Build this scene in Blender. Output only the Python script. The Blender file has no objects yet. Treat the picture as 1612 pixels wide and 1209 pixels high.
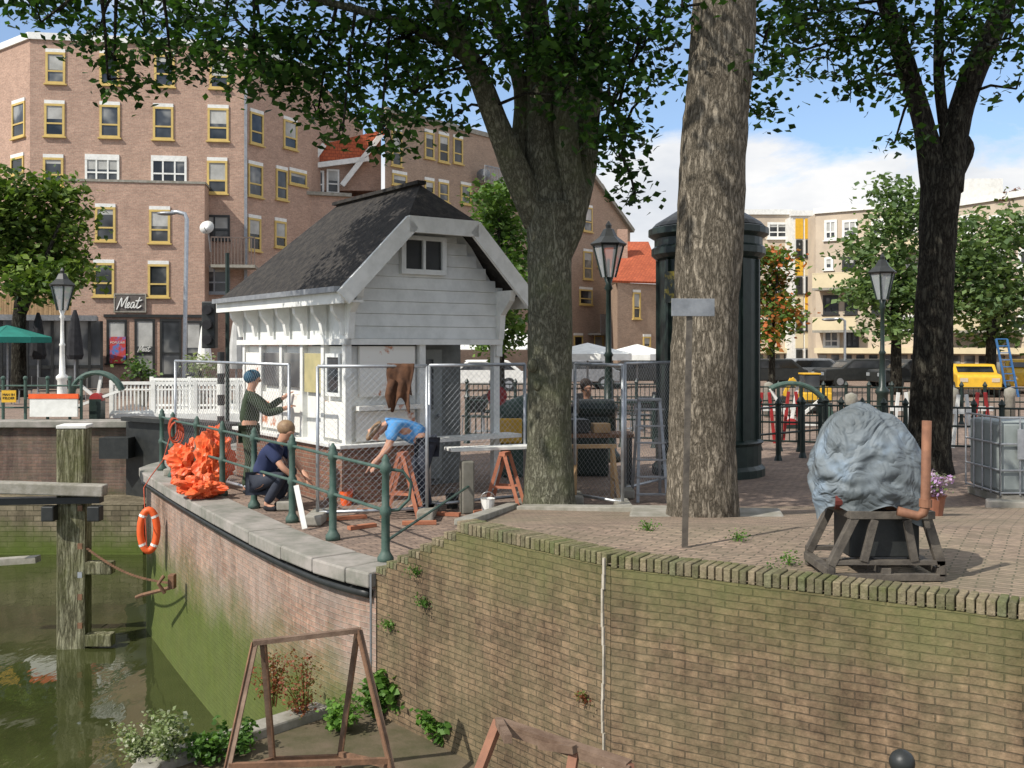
import bpy, bmesh, math, random
import numpy as np
from mathutils import Vector, Matrix, noise
random.seed(7); rng=np.random.default_rng(7)
S=bpy.context.scene; COL=S.collection
F=1600.; HZ=545.; CH=2.1
def P(px,py,Y): return Vector(((px-806)/F*Y, Y, CH-(py-HZ)/F*Y))
def G(px,py,z=0.):
    Y=(CH-z)*F/(py-HZ); return Vector(((px-806)/F*Y,Y,z))
def XP(px,Y): return (px-806)/F*Y
V=Vector
# ---------------------------------------------------------------- materials
def nodes(name):
    m=bpy.data.materials.new(name); m.use_nodes=True
    nt=m.node_tree; b=nt.nodes['Principled BSDF']; return m,nt,b
def rgba(c): return (c[0],c[1],c[2],1)
def ramp(nt,fac,stops):
    r=nt.nodes.new('ShaderNodeValToRGB'); e=r.color_ramp.elements
    while len(e)<len(stops): e.new(.5)
    for i,(p,c) in enumerate(stops): e[i].position=p; e[i].color=rgba(c)
    nt.links.new(fac,r.inputs[0]); return r.outputs[0]
def mixc(nt,fac,a,b,mode='MIX'):
    n=nt.nodes.new('ShaderNodeMix'); n.data_type='RGBA'; n.blend_type=mode
    for sock,v in ((n.inputs[0],fac),(n.inputs[6],a),(n.inputs[7],b)):
        if isinstance(v,(int,float)): sock.default_value=v
        elif isinstance(v,tuple): sock.default_value=rgba(v)
        else: nt.links.new(v,sock)
    return n.outputs[2]
def mth(nt,op,a,b=None,c=None):
    n=nt.nodes.new('ShaderNodeMath'); n.operation=op
    for i,v in enumerate((a,b,c)):
        if v is None: continue
        if isinstance(v,(int,float)): n.inputs[i].default_value=v
        else: nt.links.new(v,n.inputs[i])
    return n.outputs[0]
def nz(nt,scale,detail=5,rough=.6,vec=None,dist=0):
    n=nt.nodes.new('ShaderNodeTexNoise'); n.inputs['Scale'].default_value=scale
    n.inputs['Detail'].default_value=detail; n.inputs['Roughness'].default_value=rough
    n.inputs['Distortion'].default_value=dist
    if vec: nt.links.new(vec,n.inputs['Vector'])
    return n.outputs['Fac']
def pos(nt): return nt.nodes.new('ShaderNodeNewGeometry').outputs['Position']
def mapv(nt,vec,sc):
    mp=nt.nodes.new('ShaderNodeMapping'); mp.inputs['Scale'].default_value=sc; nt.links.new(vec,mp.inputs[0]); return mp.outputs[0]
def bumpn(nt,b,h,s,d=.02):
    n=nt.nodes.new('ShaderNodeBump'); n.inputs['Strength'].default_value=s; n.inputs['Distance'].default_value=d
    nt.links.new(h,n.inputs['Height']); nt.links.new(n.outputs[0],b.inputs['Normal'])
def M(name,c,c2=None,scale=6,rough=.7,metal=0,bump=.15,lo=.35,hi=.65,spec=.4):
    m,nt,b=nodes(name); c2=c2 or tuple(x*.7 for x in c)
    tc=nt.nodes.new('ShaderNodeTexCoord').outputs['Object']
    f=nz(nt,scale,6,.65,tc)
    nt.links.new(ramp(nt,f,[(lo,c),(hi,c2)]),b.inputs['Base Color'])
    b.inputs['Roughness'].default_value=rough; b.inputs['Metallic'].default_value=metal
    b.inputs['Specular IOR Level'].default_value=spec
    if bump: bumpn(nt,b,nz(nt,scale*5,4,.6,tc),bump,.01)
    return m
def BR(name,c1,c2,mortar,bw=.22,bh=.065,ms=.008,moss=None,mossamt=.5,algz=None,bump=.5,dirt=.35,rot=0,alg=(.05,.07,.012),dist=.012,moss_scale=.9,streak=0,grain=.35,algmax=.92):
    m,nt,b=nodes(name)
    uv=nt.nodes.new('ShaderNodeTexCoord').outputs['UV']
    mp=nt.nodes.new('ShaderNodeMapping'); mp.inputs['Rotation'].default_value[2]=rot; nt.links.new(uv,mp.inputs[0])
    nv=nt.nodes.new('ShaderNodeTexNoise'); nv.inputs['Scale'].default_value=2.5; nv.inputs['Detail'].default_value=6; nt.links.new(mp.outputs[0],nv.inputs['Vector'])
    vm=nt.nodes.new('ShaderNodeVectorMath'); vm.operation='SCALE'; vm.inputs['Scale'].default_value=dist*2; nt.links.new(nv.outputs['Color'],vm.inputs[0])
    va=nt.nodes.new('ShaderNodeVectorMath'); va.operation='ADD'; nt.links.new(mp.outputs[0],va.inputs[0]); nt.links.new(vm.outputs[0],va.inputs[1])
    br=nt.nodes.new('ShaderNodeTexBrick'); nt.links.new(va.outputs[0],br.inputs['Vector'])
    br.inputs['Scale'].default_value=1; br.inputs['Brick Width'].default_value=bw; br.inputs['Row Height'].default_value=bh
    br.inputs['Mortar Size'].default_value=ms; br.inputs['Mortar Smooth'].default_value=.4; br.inputs['Bias'].default_value=0
    br.inputs['Color1'].default_value=rgba(c1); br.inputs['Color2'].default_value=rgba(c2); br.inputs['Mortar'].default_value=rgba(mortar)
    col=br.outputs['Color']
    p=pos(nt)
    f=nz(nt,1.3,7,.7,p)
    col=mixc(nt,dirt,col,ramp(nt,f,[(.3,(.35,.33,.3)),(.7,(1.25,1.2,1.15))]),'MULTIPLY')
    f3=nz(nt,14,5,.75,p)
    col=mixc(nt,grain,col,ramp(nt,f3,[(.3,(.4,.4,.4)),(.7,(1.45,1.4,1.35))]),'MULTIPLY')
    if streak:
        fs=nz(nt,3.2,6,.7,mapv(nt,p,(1,1,.12)))
        col=mixc(nt,streak,col,ramp(nt,fs,[(.38,(.4,.4,.34)),(.6,(1.2,1.2,1.15))]),'MULTIPLY')
    if moss:
        f2=nz(nt,moss_scale,8,.75,p)
        mm=ramp(nt,f2,[(.42,(0,0,0)),(.62,(mossamt,)*3)])
        col=mixc(nt,mm,col,moss)
    if algz:
        sx=nt.nodes.new('ShaderNodeSeparateXYZ'); nt.links.new(p,sx.inputs[0])
        ad=mth(nt,'MULTIPLY_ADD',f,1.2,sx.outputs[2])
        mr=nt.nodes.new('ShaderNodeMapRange'); nt.links.new(ad,mr.inputs[0])
        mr.inputs[1].default_value=algz[0]+.6; mr.inputs[2].default_value=algz[1]+.6; mr.inputs[3].default_value=0; mr.inputs[4].default_value=algmax
        col=mixc(nt,mr.outputs[0],col,mixc(nt,nz(nt,5,5,.7,p),alg,tuple(x*2.2 for x in alg)))
    nt.links.new(col,b.inputs['Base Color']); b.inputs['Roughness'].default_value=.88
    b.inputs['Specular IOR Level'].default_value=.2
    inv=mth(nt,'SUBTRACT',1,br.outputs['Fac'])
    bumpn(nt,b,mth(nt,'MULTIPLY_ADD',f3,.8,inv),bump,.015)
    return m
def LEAF(name,cols,rough=.5,trans=.3,dk=.45):
    m,nt,b=nodes(name)
    g=nt.nodes.new('ShaderNodeNewGeometry')
    n=len(cols); st=[((i+.5)/n,c) for i,c in enumerate(cols)]
    c=ramp(nt,g.outputs['Random Per Island'],st)
    c=mixc(nt,.6,c,ramp(nt,nz(nt,.9,3,.5,g.outputs['Position']),[(.35,(dk,dk*1.1,dk*1.1)),(.65,(1.5,1.4,1.1))]),'MULTIPLY')
    nt.links.new(c,b.inputs['Base Color']); b.inputs['Roughness'].default_value=rough; b.inputs['Specular IOR Level'].default_value=.25
    t=nt.nodes.new('ShaderNodeBsdfTranslucent'); nt.links.new(mixc(nt,1,c,(1.3,1.5,.6),'MULTIPLY'),t.inputs[0])
    mx=nt.nodes.new('ShaderNodeMixShader'); mx.inputs[0].default_value=trans
    nt.links.new(b.outputs[0],mx.inputs[1]); nt.links.new(t.outputs[0],mx.inputs[2])
    nt.links.new(mx.outputs[0],nt.nodes['Material Output'].inputs[0]); return m
def BARK(name,c1,c2,moss=None,sc=1.,zs=.28,depth=.05,crack=.35):
    m,nt,b=nodes(name); p=pos(nt)
    f=nz(nt,13*sc,8,.62,mapv(nt,p,(1,1,zs)),.35)
    r=mth(nt,'ABSOLUTE',mth(nt,'SUBTRACT',f,.5))
    g=nz(nt,45*sc,5,.7,mapv(nt,p,(1,1,.5)))
    col=ramp(nt,r,[(.0,tuple(x*crack for x in c1)),(.03,tuple(x*.85 for x in c1)),(.12,c2)])
    col=mixc(nt,.6,col,ramp(nt,g,[(.3,(.5,.5,.5)),(.7,(1.4,1.4,1.4))]),'MULTIPLY')
    f2=nz(nt,1.8,5,.7,p)
    col=mixc(nt,.5,col,ramp(nt,f2,[(.3,(.6,.6,.57)),(.7,(1.25,1.25,1.2))]),'MULTIPLY')
    if moss: col=mixc(nt,ramp(nt,nz(nt,1.6,6,.7,p),[(.46,(0,0,0)),(.66,(.6,)*3)]),col,moss)
    nt.links.new(col,b.inputs['Base Color']); b.inputs['Roughness'].default_value=.95; b.inputs['Specular IOR Level'].default_value=.12
    bumpn(nt,b,mth(nt,'MULTIPLY_ADD',g,.12,mth(nt,'MINIMUM',r,.12)),.9,depth*5); return m
m_white=M('white_paint',(.76,.76,.72),(.56,.56,.52),5,.55,bump=.1,lo=.4,hi=.8)
m_cream=M('cream_boards',(.72,.73,.7),(.54,.55,.52),4,.6,bump=.15,lo=.4,hi=.8)
m_grey=M('grey_metal',(.33,.34,.35),(.22,.23,.24),8,.45,.5)
m_galv=M('galvanised_steel',(.5,.52,.54),(.36,.38,.4),10,.4,.7)
m_dk=M('black_paint',(.018,.02,.02),(.03,.032,.03),6,.45)
m_gdk=M('blackish_green_paint',(.010,.02,.017),(.02,.034,.028),6,.4)
m_green=M('railing_green',(.035,.078,.06),(.075,.115,.095),9,.6)
m_rust=M('rusty_steel',(.13,.075,.045),(.24,.13,.075),9,.85,.1,.35)
m_rustlt=M('pale_rusty_steel',(.22,.15,.105),(.12,.075,.05),7,.8,.1,.35)
m_skid=M('weathered_frame',(.075,.065,.055),(.15,.13,.105),11,.7,.3,.3)
m_copper=M('rusty_pipe',(.27,.13,.075),(.16,.075,.045),8,.75,.2)
m_orange=M('orange_plastic',(.85,.14,.035),(.7,.1,.02),5,.5,bump=.2)
m_sheet=M('orange_sheeting',(.85,.17,.05),(.62,.09,.03),7,.4,bump=.6)
m_rope=M('orange_rope',(.5,.09,.04),(.3,.06,.03),12,.8)
m_red=M('red_paint',(.4,.03,.03),(.25,.02,.02),6,.5)
m_yellow=M('yellow_paint',(.72,.42,.03),(.6,.35,.03),6,.5)
m_yframe=M('ochre_window_frame',(.6,.44,.14),(.5,.36,.12),3,.6)
m_blue=M('blue_fabric',(.12,.36,.7),(.07,.26,.57),6,.85)
m_navy=M('navy_fabric',(.02,.03,.08),(.03,.04,.1),6,.9)
m_jean=M('dark_trousers',(.025,.03,.045),(.04,.045,.06),6,.9)
m_olive=M('olive_fabric',(.05,.07,.04),(.03,.045,.025),6,.9)
m_teal=M('teal_hat',(.02,.1,.16),(.02,.07,.12),9,.9)
m_black=M('black_fabric',(.012,.012,.014),(.025,.025,.028),6,.9)
m_skin=M('skin',(.55,.3,.2),(.48,.25,.16),5,.55,bump=.03)
m_hair=M('hair_dark',(.02,.014,.01),(.04,.025,.018),20,.6)
m_hairb=M('hair_fair',(.3,.2,.11),(.2,.12,.07),20,.6)
m_brownc=M('brown_jacket',(.13,.06,.03),(.06,.03,.018),8,.95,bump=.4)
m_conc=M('concrete',(.33,.31,.27),(.2,.19,.15),5,.9,bump=.4)
m_stone=M('coping_stone',(.33,.3,.27),(.17,.17,.14),2.5,.85,bump=.45)
m_roof=M('mossy_dark_roof',(.02,.018,.017),(.055,.048,.04),9,.95,bump=1.,lo=.4,hi=.7)
m_red_tile=BR('red_roof_tile',(.5,.13,.06),(.4,.1,.05),(.25,.07,.04),.25,.2,.02,dirt=.3)
m_wood=M('bare_wood',(.5,.33,.17),(.36,.23,.12),6,.8)
m_woodr=M('reddish_wood',(.42,.17,.09),(.3,.11,.06),6,.8)
m_poleb=BARK('weathered_post',(.2,.19,.12),(.33,.32,.22),(.09,.1,.03),1.,.1,.02)
m_glass,nt,b=nodes('dark_glass')
nt.links.new(ramp(nt,nz(nt,.45,3,.6,pos(nt)),[(.4,(.01,.012,.014)),(.55,(.06,.065,.07)),(.66,(.28,.28,.26))]),b.inputs['Base Color']); b.inputs['Roughness'].default_value=.12  # pale blotches paint reflected highlights into the dark panes
m_lglass,nt,b=nodes('lantern_glass'); b.inputs['Base Color'].default_value=(.6,.64,.66,1); b.inputs['Roughness'].default_value=.15; b.inputs['Alpha'].default_value=.45
m_curt=M('pale_curtain',(.5,.5,.47),(.3,.3,.28),1,.9)
m_brickA=BR('apartment_brick',(.5,.325,.25),(.38,.24,.185),(.42,.34,.27),.22,.07,.012,dirt=.25,bump=.25,grain=.5)
m_brickB=BR('apartment_brick_brown',(.42,.3,.225),(.33,.235,.175),(.34,.28,.22),.22,.07,.012,dirt=.25,bump=.2,grain=.5)
m_brickC=M('pale_render',(.64,.55,.36),(.55,.47,.31),.6,.9,bump=.1)
m_beige=M('beige_brick',(.54,.45,.34),(.43,.36,.28),.8,.9,bump=.2)
m_tbrick=BR('terrace_wall_brick',(.27,.195,.13),(.185,.135,.092),(.125,.1,.072),.185,.05,.0048,moss=(.15,.14,.075),mossamt=.4,algz=(.05,.75),alg=(.075,.085,.028),algmax=.75,bump=.9,dirt=.65,dist=.018,streak=.5,grain=.85,moss_scale=1.6)
m_qbrick=BR('quay_wall_brick',(.42,.27,.21),(.3,.2,.16),(.35,.3,.25),.2,.055,.006,moss=(.36,.3,.26),mossamt=.6,algz=(-.7,-1.55),bump=.6,dirt=.6,streak=.5,grain=.6)
m_fbrick=BR('far_quay_brick',(.23,.15,.125),(.15,.11,.1),(.17,.14,.12),.24,.08,.01,algz=(-1.3,-2.3),dirt=.6,moss=(.13,.12,.08),mossamt=.5,streak=.5)
m_hbrick=BR('hut_base_brick',(.27,.14,.095),(.19,.1,.075),(.24,.2,.16),.2,.06,.008,dirt=.4)
m_pave=BR('brick_paving',(.36,.275,.215),(.25,.195,.155),(.11,.1,.075),.2,.058,.007,moss=(.19,.18,.11),mossamt=.35,rot=.5,dirt=.5,moss_scale=.5,grain=.6)
m_pave2=BR('brick_paving_quay',(.33,.25,.2),(.24,.185,.155),(.12,.1,.085),.2,.07,.007,rot=-.6,dirt=.45,grain=.6)
m_cop,nt,b=nodes('coping_brick')
g_=nt.nodes.new('ShaderNodeNewGeometry')
c_=ramp(nt,g_.outputs['Random Per Island'],[(.1,(.15,.135,.085)),(.4,(.22,.185,.125)),(.7,(.28,.225,.155)),(.95,(.17,.17,.1))])
c_=mixc(nt,.8,c_,ramp(nt,nz(nt,22,6,.75,g_.outputs['Position']),[(.3,(.45,.47,.42)),(.7,(1.4,1.4,1.35))]),'MULTIPLY')
c_=mixc(nt,ramp(nt,nz(nt,2.2,6,.7,g_.outputs['Position']),[(.45,(0,0,0)),(.62,(.6,.6,.6))]),c_,(.1,.12,.035))
nt.links.new(c_,b.inputs['Base Color']); b.inputs['Roughness'].default_value=.95; b.inputs['Specular IOR Level'].default_value=.1
bumpn(nt,b,nz(nt,40,5,.7,g_.outputs['Position']),.8,.02)
m_tarp,nt,b=nodes('grey_tarpaulin')
tco=nt.nodes.new('ShaderNodeTexCoord').outputs['Object']
c_=ramp(nt,nz(nt,2.6,5,.6,tco,.5),[(.4,(.1,.115,.12)),(.53,(.155,.18,.195)),(.62,(.19,.24,.29)),(.72,(.12,.14,.145))])
nt.links.new(c_,b.inputs['Base Color']); b.inputs['Roughness'].default_value=.62; b.inputs['Specular IOR Level'].default_value=.3
bumpn(nt,b,mth(nt,'ABSOLUTE',mth(nt,'SUBTRACT',nz(nt,3.2,3,.5,tco,1.2),.5)),.8,.16)
m_ledge=M('muddy_ledge',(.13,.1,.065),(.07,.065,.03),3,.9,bump=.6)
m_bark1=BARK('elm_bark',(.15,.145,.105),(.23,.225,.17),(.13,.145,.075),1.5,.35,.025,.5)
m_bark2=BARK('poplar_bark',(.2,.17,.13),(.33,.285,.225),None,1.5,.26,.035,.4)
m_bark3=BARK('shaded_dark_bark',(.04,.035,.028),(.075,.07,.055),None,1.)  # dark tone puts canopy shade into the forked trunk; also plain twigs
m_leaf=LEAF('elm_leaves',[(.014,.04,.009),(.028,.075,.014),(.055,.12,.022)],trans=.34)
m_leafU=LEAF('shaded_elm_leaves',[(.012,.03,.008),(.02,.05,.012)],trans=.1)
m_leaf2=LEAF('bush_leaves',[(.05,.1,.025),(.08,.15,.035),(.12,.2,.05)])
m_leafR=LEAF('rowan_leaves',[(.07,.13,.03),(.11,.18,.04),(.14,.2,.05),(.5,.14,.05)])
m_leafD=LEAF('far_leaves',[(.08,.13,.05),(.11,.17,.07),(.15,.22,.09)],dk=.6)
m_weed=LEAF('weed_leaves',[(.05,.12,.02),(.085,.18,.03),(.12,.23,.05)])
m_weedr=LEAF('dock_seeds',[(.16,.05,.03),(.22,.07,.04),(.09,.12,.03)])
m_flowerw=LEAF('pale_flowers',[(.4,.42,.33),(.14,.19,.07),(.2,.25,.12)])
m_flowerp=LEAF('purple_flowers',[(.35,.22,.5),(.5,.38,.65),(.1,.15,.05)])
m_water,nt,b=nodes('canal_water')
nt.links.new(ramp(nt,nz(nt,.5,4,.6,pos(nt)),[(.35,(.03,.036,.012)),(.65,(.055,.062,.022))]),b.inputs['Base Color'])
b.inputs['Roughness'].default_value=.03; b.inputs['Specular IOR Level'].default_value=.8
bumpn(nt,b,nz(nt,1.8,4,.5,mapv(nt,pos(nt),(1,.4,1)),.4),.1,.1)
# ---------------------------------------------------------------- mesh builder
def worg(o):
    v=V((0,0,0))
    while o is not None: v=v+o.location; o=o.parent
    return v
class MB:
    def __init__(s): s.v=[]; s.f=[]
    def add(s,vs,fs):
        n=len(s.v); s.v+=[V(x) for x in vs]; s.f+=[tuple(i+n for i in f) for f in fs]
    def box(s,c,d,rz=0,mat=None):
        hx,hy,hz=d[0]/2,d[1]/2,d[2]/2
        R=Matrix.Rotation(rz,3,'Z') if mat is None else mat
        vs=[V(c)+R@V((x,y,z)) for x in(-hx,hx) for y in(-hy,hy) for z in(-hz,hz)]
        s.add(vs,[(0,1,3,2),(4,6,7,5),(0,4,5,1),(2,3,7,6),(0,2,6,4),(1,5,7,3)])
    def quad(s,*p): s.add(p,[tuple(range(len(p)))])
    def beam(s,a,b,w,h,up=(0,0,1)):
        a,b=V(a),V(b); d=(b-a); L=d.length; d.normalize(); up=V(up)
        if abs(d.dot(up))>.95: up=V((0,1,0))
        x=d.cross(up).normalized(); z=x.cross(d)
        R=Matrix((x,d,z)).transposed(); s.box((a+b)/2,(w,L,h),mat=R)
    def tube(s,pts,rs,n=8,cap=True):
        pts=[V(p) for p in pts]
        if isinstance(rs,(int,float)): rs=[rs]*len(pts)
        base=len(s.v); prev=None
        for i,p in enumerate(pts):
            d=(pts[min(i+1,len(pts)-1)]-pts[max(i-1,0)]).normalized()
            if prev is None:
                a=V((1,0,0)) if abs(d.x)<.9 else V((0,1,0)); x=d.cross(a).normalized()
            else: x=(prev-d*prev.dot(d)).normalized()
            y=d.cross(x); prev=x
            for k in range(n):
                t=2*math.pi*k/n; s.v.append(p+(x*math.cos(t)+y*math.sin(t))*rs[i])
        for i in range(len(pts)-1):
            for k in range(n):
                a=base+i*n+k; b=base+i*n+(k+1)%n; s.f.append((a,b,b+n,a+n))
        if cap:
            s.f.append(tuple(base+k for k in range(n))[::-1]); e=base+(len(pts)-1)*n; s.f.append(tuple(e+k for k in range(n)))
    def lathe(s,c,prof,n=16):
        c=V(c); base=len(s.v)
        for r,z in prof:
            for k in range(n):
                t=2*math.pi*k/n; s.v.append(c+V((r*math.cos(t),r*math.sin(t),z)))
        for i in range(len(prof)-1):
            for k in range(n):
                a=base+i*n+k; b=base+i*n+(k+1)%n; s.f.append((a,b,b+n,a+n))
        s.f.append(tuple(base+k for k in range(n))[::-1]); e=base+(len(prof)-1)*n; s.f.append(tuple(e+k for k in range(n)))
    def ball(s,c,r,n=12,m=8):
        r=(r,r,r) if isinstance(r,(int,float)) else r
        base=len(s.v); c=V(c)
        for i in range(m+1):
            ph=math.pi*(i/m); ph=min(max(ph,.02),math.pi-.02)
            for k in range(n):
                t=2*math.pi*k/n; s.v.append(c+V((r[0]*math.sin(ph)*math.cos(t),r[1]*math.sin(ph)*math.sin(t),-r[2]*math.cos(ph))))
        for i in range(m):
            for k in range(n):
                a=base+i*n+k; b=base+i*n+(k+1)%n; s.f.append((a,b,b+n,a+n))
    def prism(s,poly,z0,z1):
        n=len(poly); vs=[V((x,y,z0)) for x,y in poly]+[V((x,y,z1)) for x,y in poly]
        s.add(vs,[tuple(range(n))[::-1],tuple(range(n,2*n))]+[(i,(i+1)%n,(i+1)%n+n,i+n) for i in range(n)])
    def build(s,name,mat,parent=None,smooth=False,fixn=True,bevel=0,solid=0):
        me=bpy.data.meshes.new(name)
        if parent is not None: o0=worg(parent)
        else:
            xs=[v.x for v in s.v]; ys=[v.y for v in s.v]
            o0=V(((min(xs)+max(xs))/2,(min(ys)+max(ys))/2,min(v.z for v in s.v)))
        me.from_pydata([tuple(v) for v in s.v],[],s.f); me.update()
        if fixn:
            bm=bmesh.new(); bm.from_mesh(me); bmesh.ops.recalc_face_normals(bm,faces=bm.faces); bm.to_mesh(me); bm.free()
        uvl=me.uv_layers.new(name='UVMap')
        for p in me.polygons:
            nrm=p.normal
            if abs(nrm.z)>.9:
                for li in p.loop_indices:
                    co=me.vertices[me.loops[li].vertex_index].co; uvl.data[li].uv=(co.x,co.y)
            else:
                t=V((-nrm.y,nrm.x,0)).normalized()
                for li in p.loop_indices:
                    co=me.vertices[me.loops[li].vertex_index].co
                    uvl.data[li].uv=(co.x*t.x+co.y*t.y,co.z/max(.2,math.sqrt(1-nrm.z**2)))
        me.transform(Matrix.Translation(-o0))
        if smooth: me.polygons.foreach_set('use_smooth',[True]*len(me.polygons))
        me.materials.append(mat)
        o=bpy.data.objects.new(name,me); COL.objects.link(o)
        if parent is not None: o.parent=parent
        else: o.location=o0
        if bevel:
            bv=o.modifiers.new('bevel','BEVEL'); bv.width=bevel; bv.segments=2; bv.limit_method='ANGLE'
        if solid:
            sm=o.modifiers.new('solid','SOLIDIFY'); sm.thickness=solid
        return o
def tag(o,label=None,cat=None,group=None,kind=None):
    if label:o['label']=label
    if cat:o['category']=cat
    if group:o['group']=group
    if kind:o['kind']=kind
    return o
def thing(name,label,cat,loc,group=None,kind=None):
    o=bpy.data.objects.new(name,None); o.location=V(loc); o.empty_display_size=.2; COL.objects.link(o)
    return tag(o,label,cat,group,kind)
def dup(r0,loc,rz=0,label=None,group=None):
    r=r0.copy(); COL.objects.link(r); r.location=loc; r.rotation_euler=(0,0,rz)
    if label: r['label']=label
    if group: r['group']=group
    for ch in list(r0.children):
        c=ch.copy(); COL.objects.link(c); c.parent=r
        for g in ch.children:
            d=g.copy(); COL.objects.link(d); d.parent=c
    return r
def text(name,body,c,size,mat,parent,width=None,nrm=(0,-1,0)):
    cu=bpy.data.curves.new('t','FONT'); cu.body=body; cu.size=size; cu.align_x='CENTER'; cu.align_y='CENTER'; cu.extrude=.004
    to=bpy.data.objects.new('t',cu); COL.objects.link(to); bpy.context.view_layer.update()
    me=bpy.data.meshes.new_from_object(to); bpy.data.objects.remove(to)
    n=V(nrm).normalized(); x=V((-n.y,n.x,0)).normalized(); z=V((0,0,1))
    w=max(v.co.x for v in me.vertices)-min(v.co.x for v in me.vertices); k=width/w if width else 1
    o0=worg(parent)
    for v in me.vertices:
        q=v.co.copy(); v.co=V(c)+x*q.x*k+z*q.y*k+n*q.z-o0
    me.materials.clear(); me.materials.append(mat)
    o=bpy.data.objects.new(name,me); COL.objects.link(o); o.parent=parent; return o
def script_meat(name,c,w,mat,parent,nrm,r):
    n=V(nrm).normalized(); x=V((-n.y,n.x,0)).normalized(); z=V((0,0,1)); k=w/1.25
    st=[[(0,-.1),(.03,.1),(.14,.95),(.2,.3),(.24,.2),(.32,.6),(.46,1.05),(.42,.4),(.43,.08),(.5,.12),(.6,.38),(.6,.52),(.54,.5),(.5,.25),(.56,.06),(.66,.16)],
        [(.86,.5),(.77,.54),(.7,.35),(.71,.1),(.79,.08),(.87,.45),(.86,.12),(.93,.08),(1.0,.3),(1.1,1.0)],[(1.1,1.0),(1.03,.4),(1.04,.08),(1.12,.05),(1.25,.25)],[(.9,.68),(1.06,.66),(1.24,.76)]]
    m=MB()
    for s in st:
        q=[V(p) for p in s]; out=[]
        for i in range(len(q)-1):
            a=q[max(i-1,0)];b=q[i];c2=q[i+1];d=q[min(i+2,len(q)-1)]
            for j in range(4):
                t=j/4; out.append(.5*((2*b)+(c2-a)*t+(2*a-5*b+4*c2-d)*t*t+(3*b-a-3*c2+d)*t**3))
        out.append(q[-1])
        m.tube([V(c)+x*((p.x-.62)+.12*(p.y-.5))*k+z*(p.y-.5)*k*.62 for p in out],r,5)
    return m.build(name,mat,parent)
def leafmesh(name,clusters,size,mat,parent,spread=.28,per=14,twigs=None,twigr=.008,flat=.45,root=None):
    pts=[]
    for c,r,ns in clusters:
        c=np.array(c); r=np.array(r)
        d=rng.normal(size=(ns,3)); d/=np.linalg.norm(d,axis=1)[:,None]
        rad=rng.random(ns)**.42
        sc=c+d*rad[:,None]*r
        if twigs is not None:
            if root is not None:
                rr=min(root,key=lambda q:(q-V(c)).length); twigs.tube([rr,(rr+V(c))/2+V((0,0,.1)),V(c)],[twigr*4,twigr*3,twigr*2],5,False)
            for q in sc[::3]:
                mid=(c+q)/2+np.array([0,0,.12]); twigs.tube([V(c),V(mid),V(q)],[twigr*2,twigr*1.4,twigr*.6],4,False)
        k=rng.integers(int(per*.5),int(per*1.5)+1,ns)
        for q,kk in zip(sc,k):
            pts.append(q+rng.normal(size=(kk,3))*np.array([spread,spread,spread*flat]))
    pts=np.concatenate(pts); N=len(pts)
    nrm=rng.normal(size=(N,3)); nrm[:,2]=np.abs(nrm[:,2])+.6; nrm/=np.linalg.norm(nrm,axis=1)[:,None]
    a=rng.normal(size=(N,3)); a[:,2]-=.5; a-=nrm*np.sum(a*nrm,1)[:,None]; a/=np.linalg.norm(a,axis=1)[:,None]
    b=np.cross(nrm,a); s=(size*(.6+.8*rng.random(N)))[:,None]
    o0=np.array(worg(parent))
    vs=np.stack([pts-a*s*.5, pts+b*s*.36+nrm*s*.06, pts+a*s*.5, pts-b*s*.36+nrm*s*.06],1).reshape(-1,3)-o0
    me=bpy.data.meshes.new(name); me.vertices.add(N*4); me.vertices.foreach_set('co',vs.astype(np.float32).ravel())
    me.loops.add(N*4); me.loops.foreach_set('vertex_index',np.arange(N*4,dtype=np.int32))
    me.polygons.add(N); me.polygons.foreach_set('loop_start',np.arange(0,N*4,4,dtype=np.int32)); me.polygons.foreach_set('loop_total',np.full(N,4,dtype=np.int32))
    me.update(calc_edges=True); me.materials.append(mat)
    o=bpy.data.objects.new(name,me); COL.objects.link(o); o.parent=parent; return o
# ---------------------------------------------------------------- world, sun, camera
L=V((.75,.6,-.95)).normalized()
sun=bpy.data.lights.new('Sun','SUN'); sun.energy=5.0; sun.angle=math.radians(.5); sun.color=(1,.95,.87)
so=bpy.data.objects.new('Sun',sun); so.rotation_euler=L.to_track_quat('-Z','Y').to_euler(); so.location=(0,0,30); COL.objects.link(so)
w=bpy.data.worlds.new('World'); S.world=w; w.use_nodes=True; nt=w.node_tree; bg=nt.nodes['Background']
sky=nt.nodes.new('ShaderNodeTexSky'); sky.sky_type='NISHITA'; sky.sun_disc=False; sky.sun_elevation=math.asin(-L.z); sky.sun_rotation=math.radians(231); sky.air_density=1.; sky.dust_density=.5; sky.ozone_density=1.5
tc=nt.nodes.new('ShaderNodeTexCoord'); mp=nt.nodes.new('ShaderNodeMapping'); mp.inputs['Scale'].default_value=(1,1,2.2); mp.inputs['Location'].default_value=(.35,0,.1)
nt.links.new(tc.outputs['Generated'],mp.inputs[0])
cf=nz(nt,3.6,10,.6,mp.outputs[0],.15)
sx=nt.nodes.new('ShaderNodeSeparateXYZ'); nt.links.new(tc.outputs['Generated'],sx.inputs[0])
zr=ramp(nt,sx.outputs[2],[(.0,(.3,)*3),(.14,(.24,)*3),(.185,(.1,)*3),(.22,(0.0,)*3),(.29,(0.02,)*3),(.36,(.16,)*3)])
cm=ramp(nt,mth(nt,'ADD',cf,zr),[(.55,(0,0,0)),(.66,(1,1,1))])
cshade=ramp(nt,nz(nt,5,5,.6,mp.outputs[0]),[(.35,(7.4,7.8,8.4)),(.58,(10,10,10))])
skc=mixc(nt,1.,sky.outputs[0],(1.4,1.55,1.75),'MULTIPLY')
skc=mixc(nt,.15,skc,(7.,8.,9.))
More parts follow.
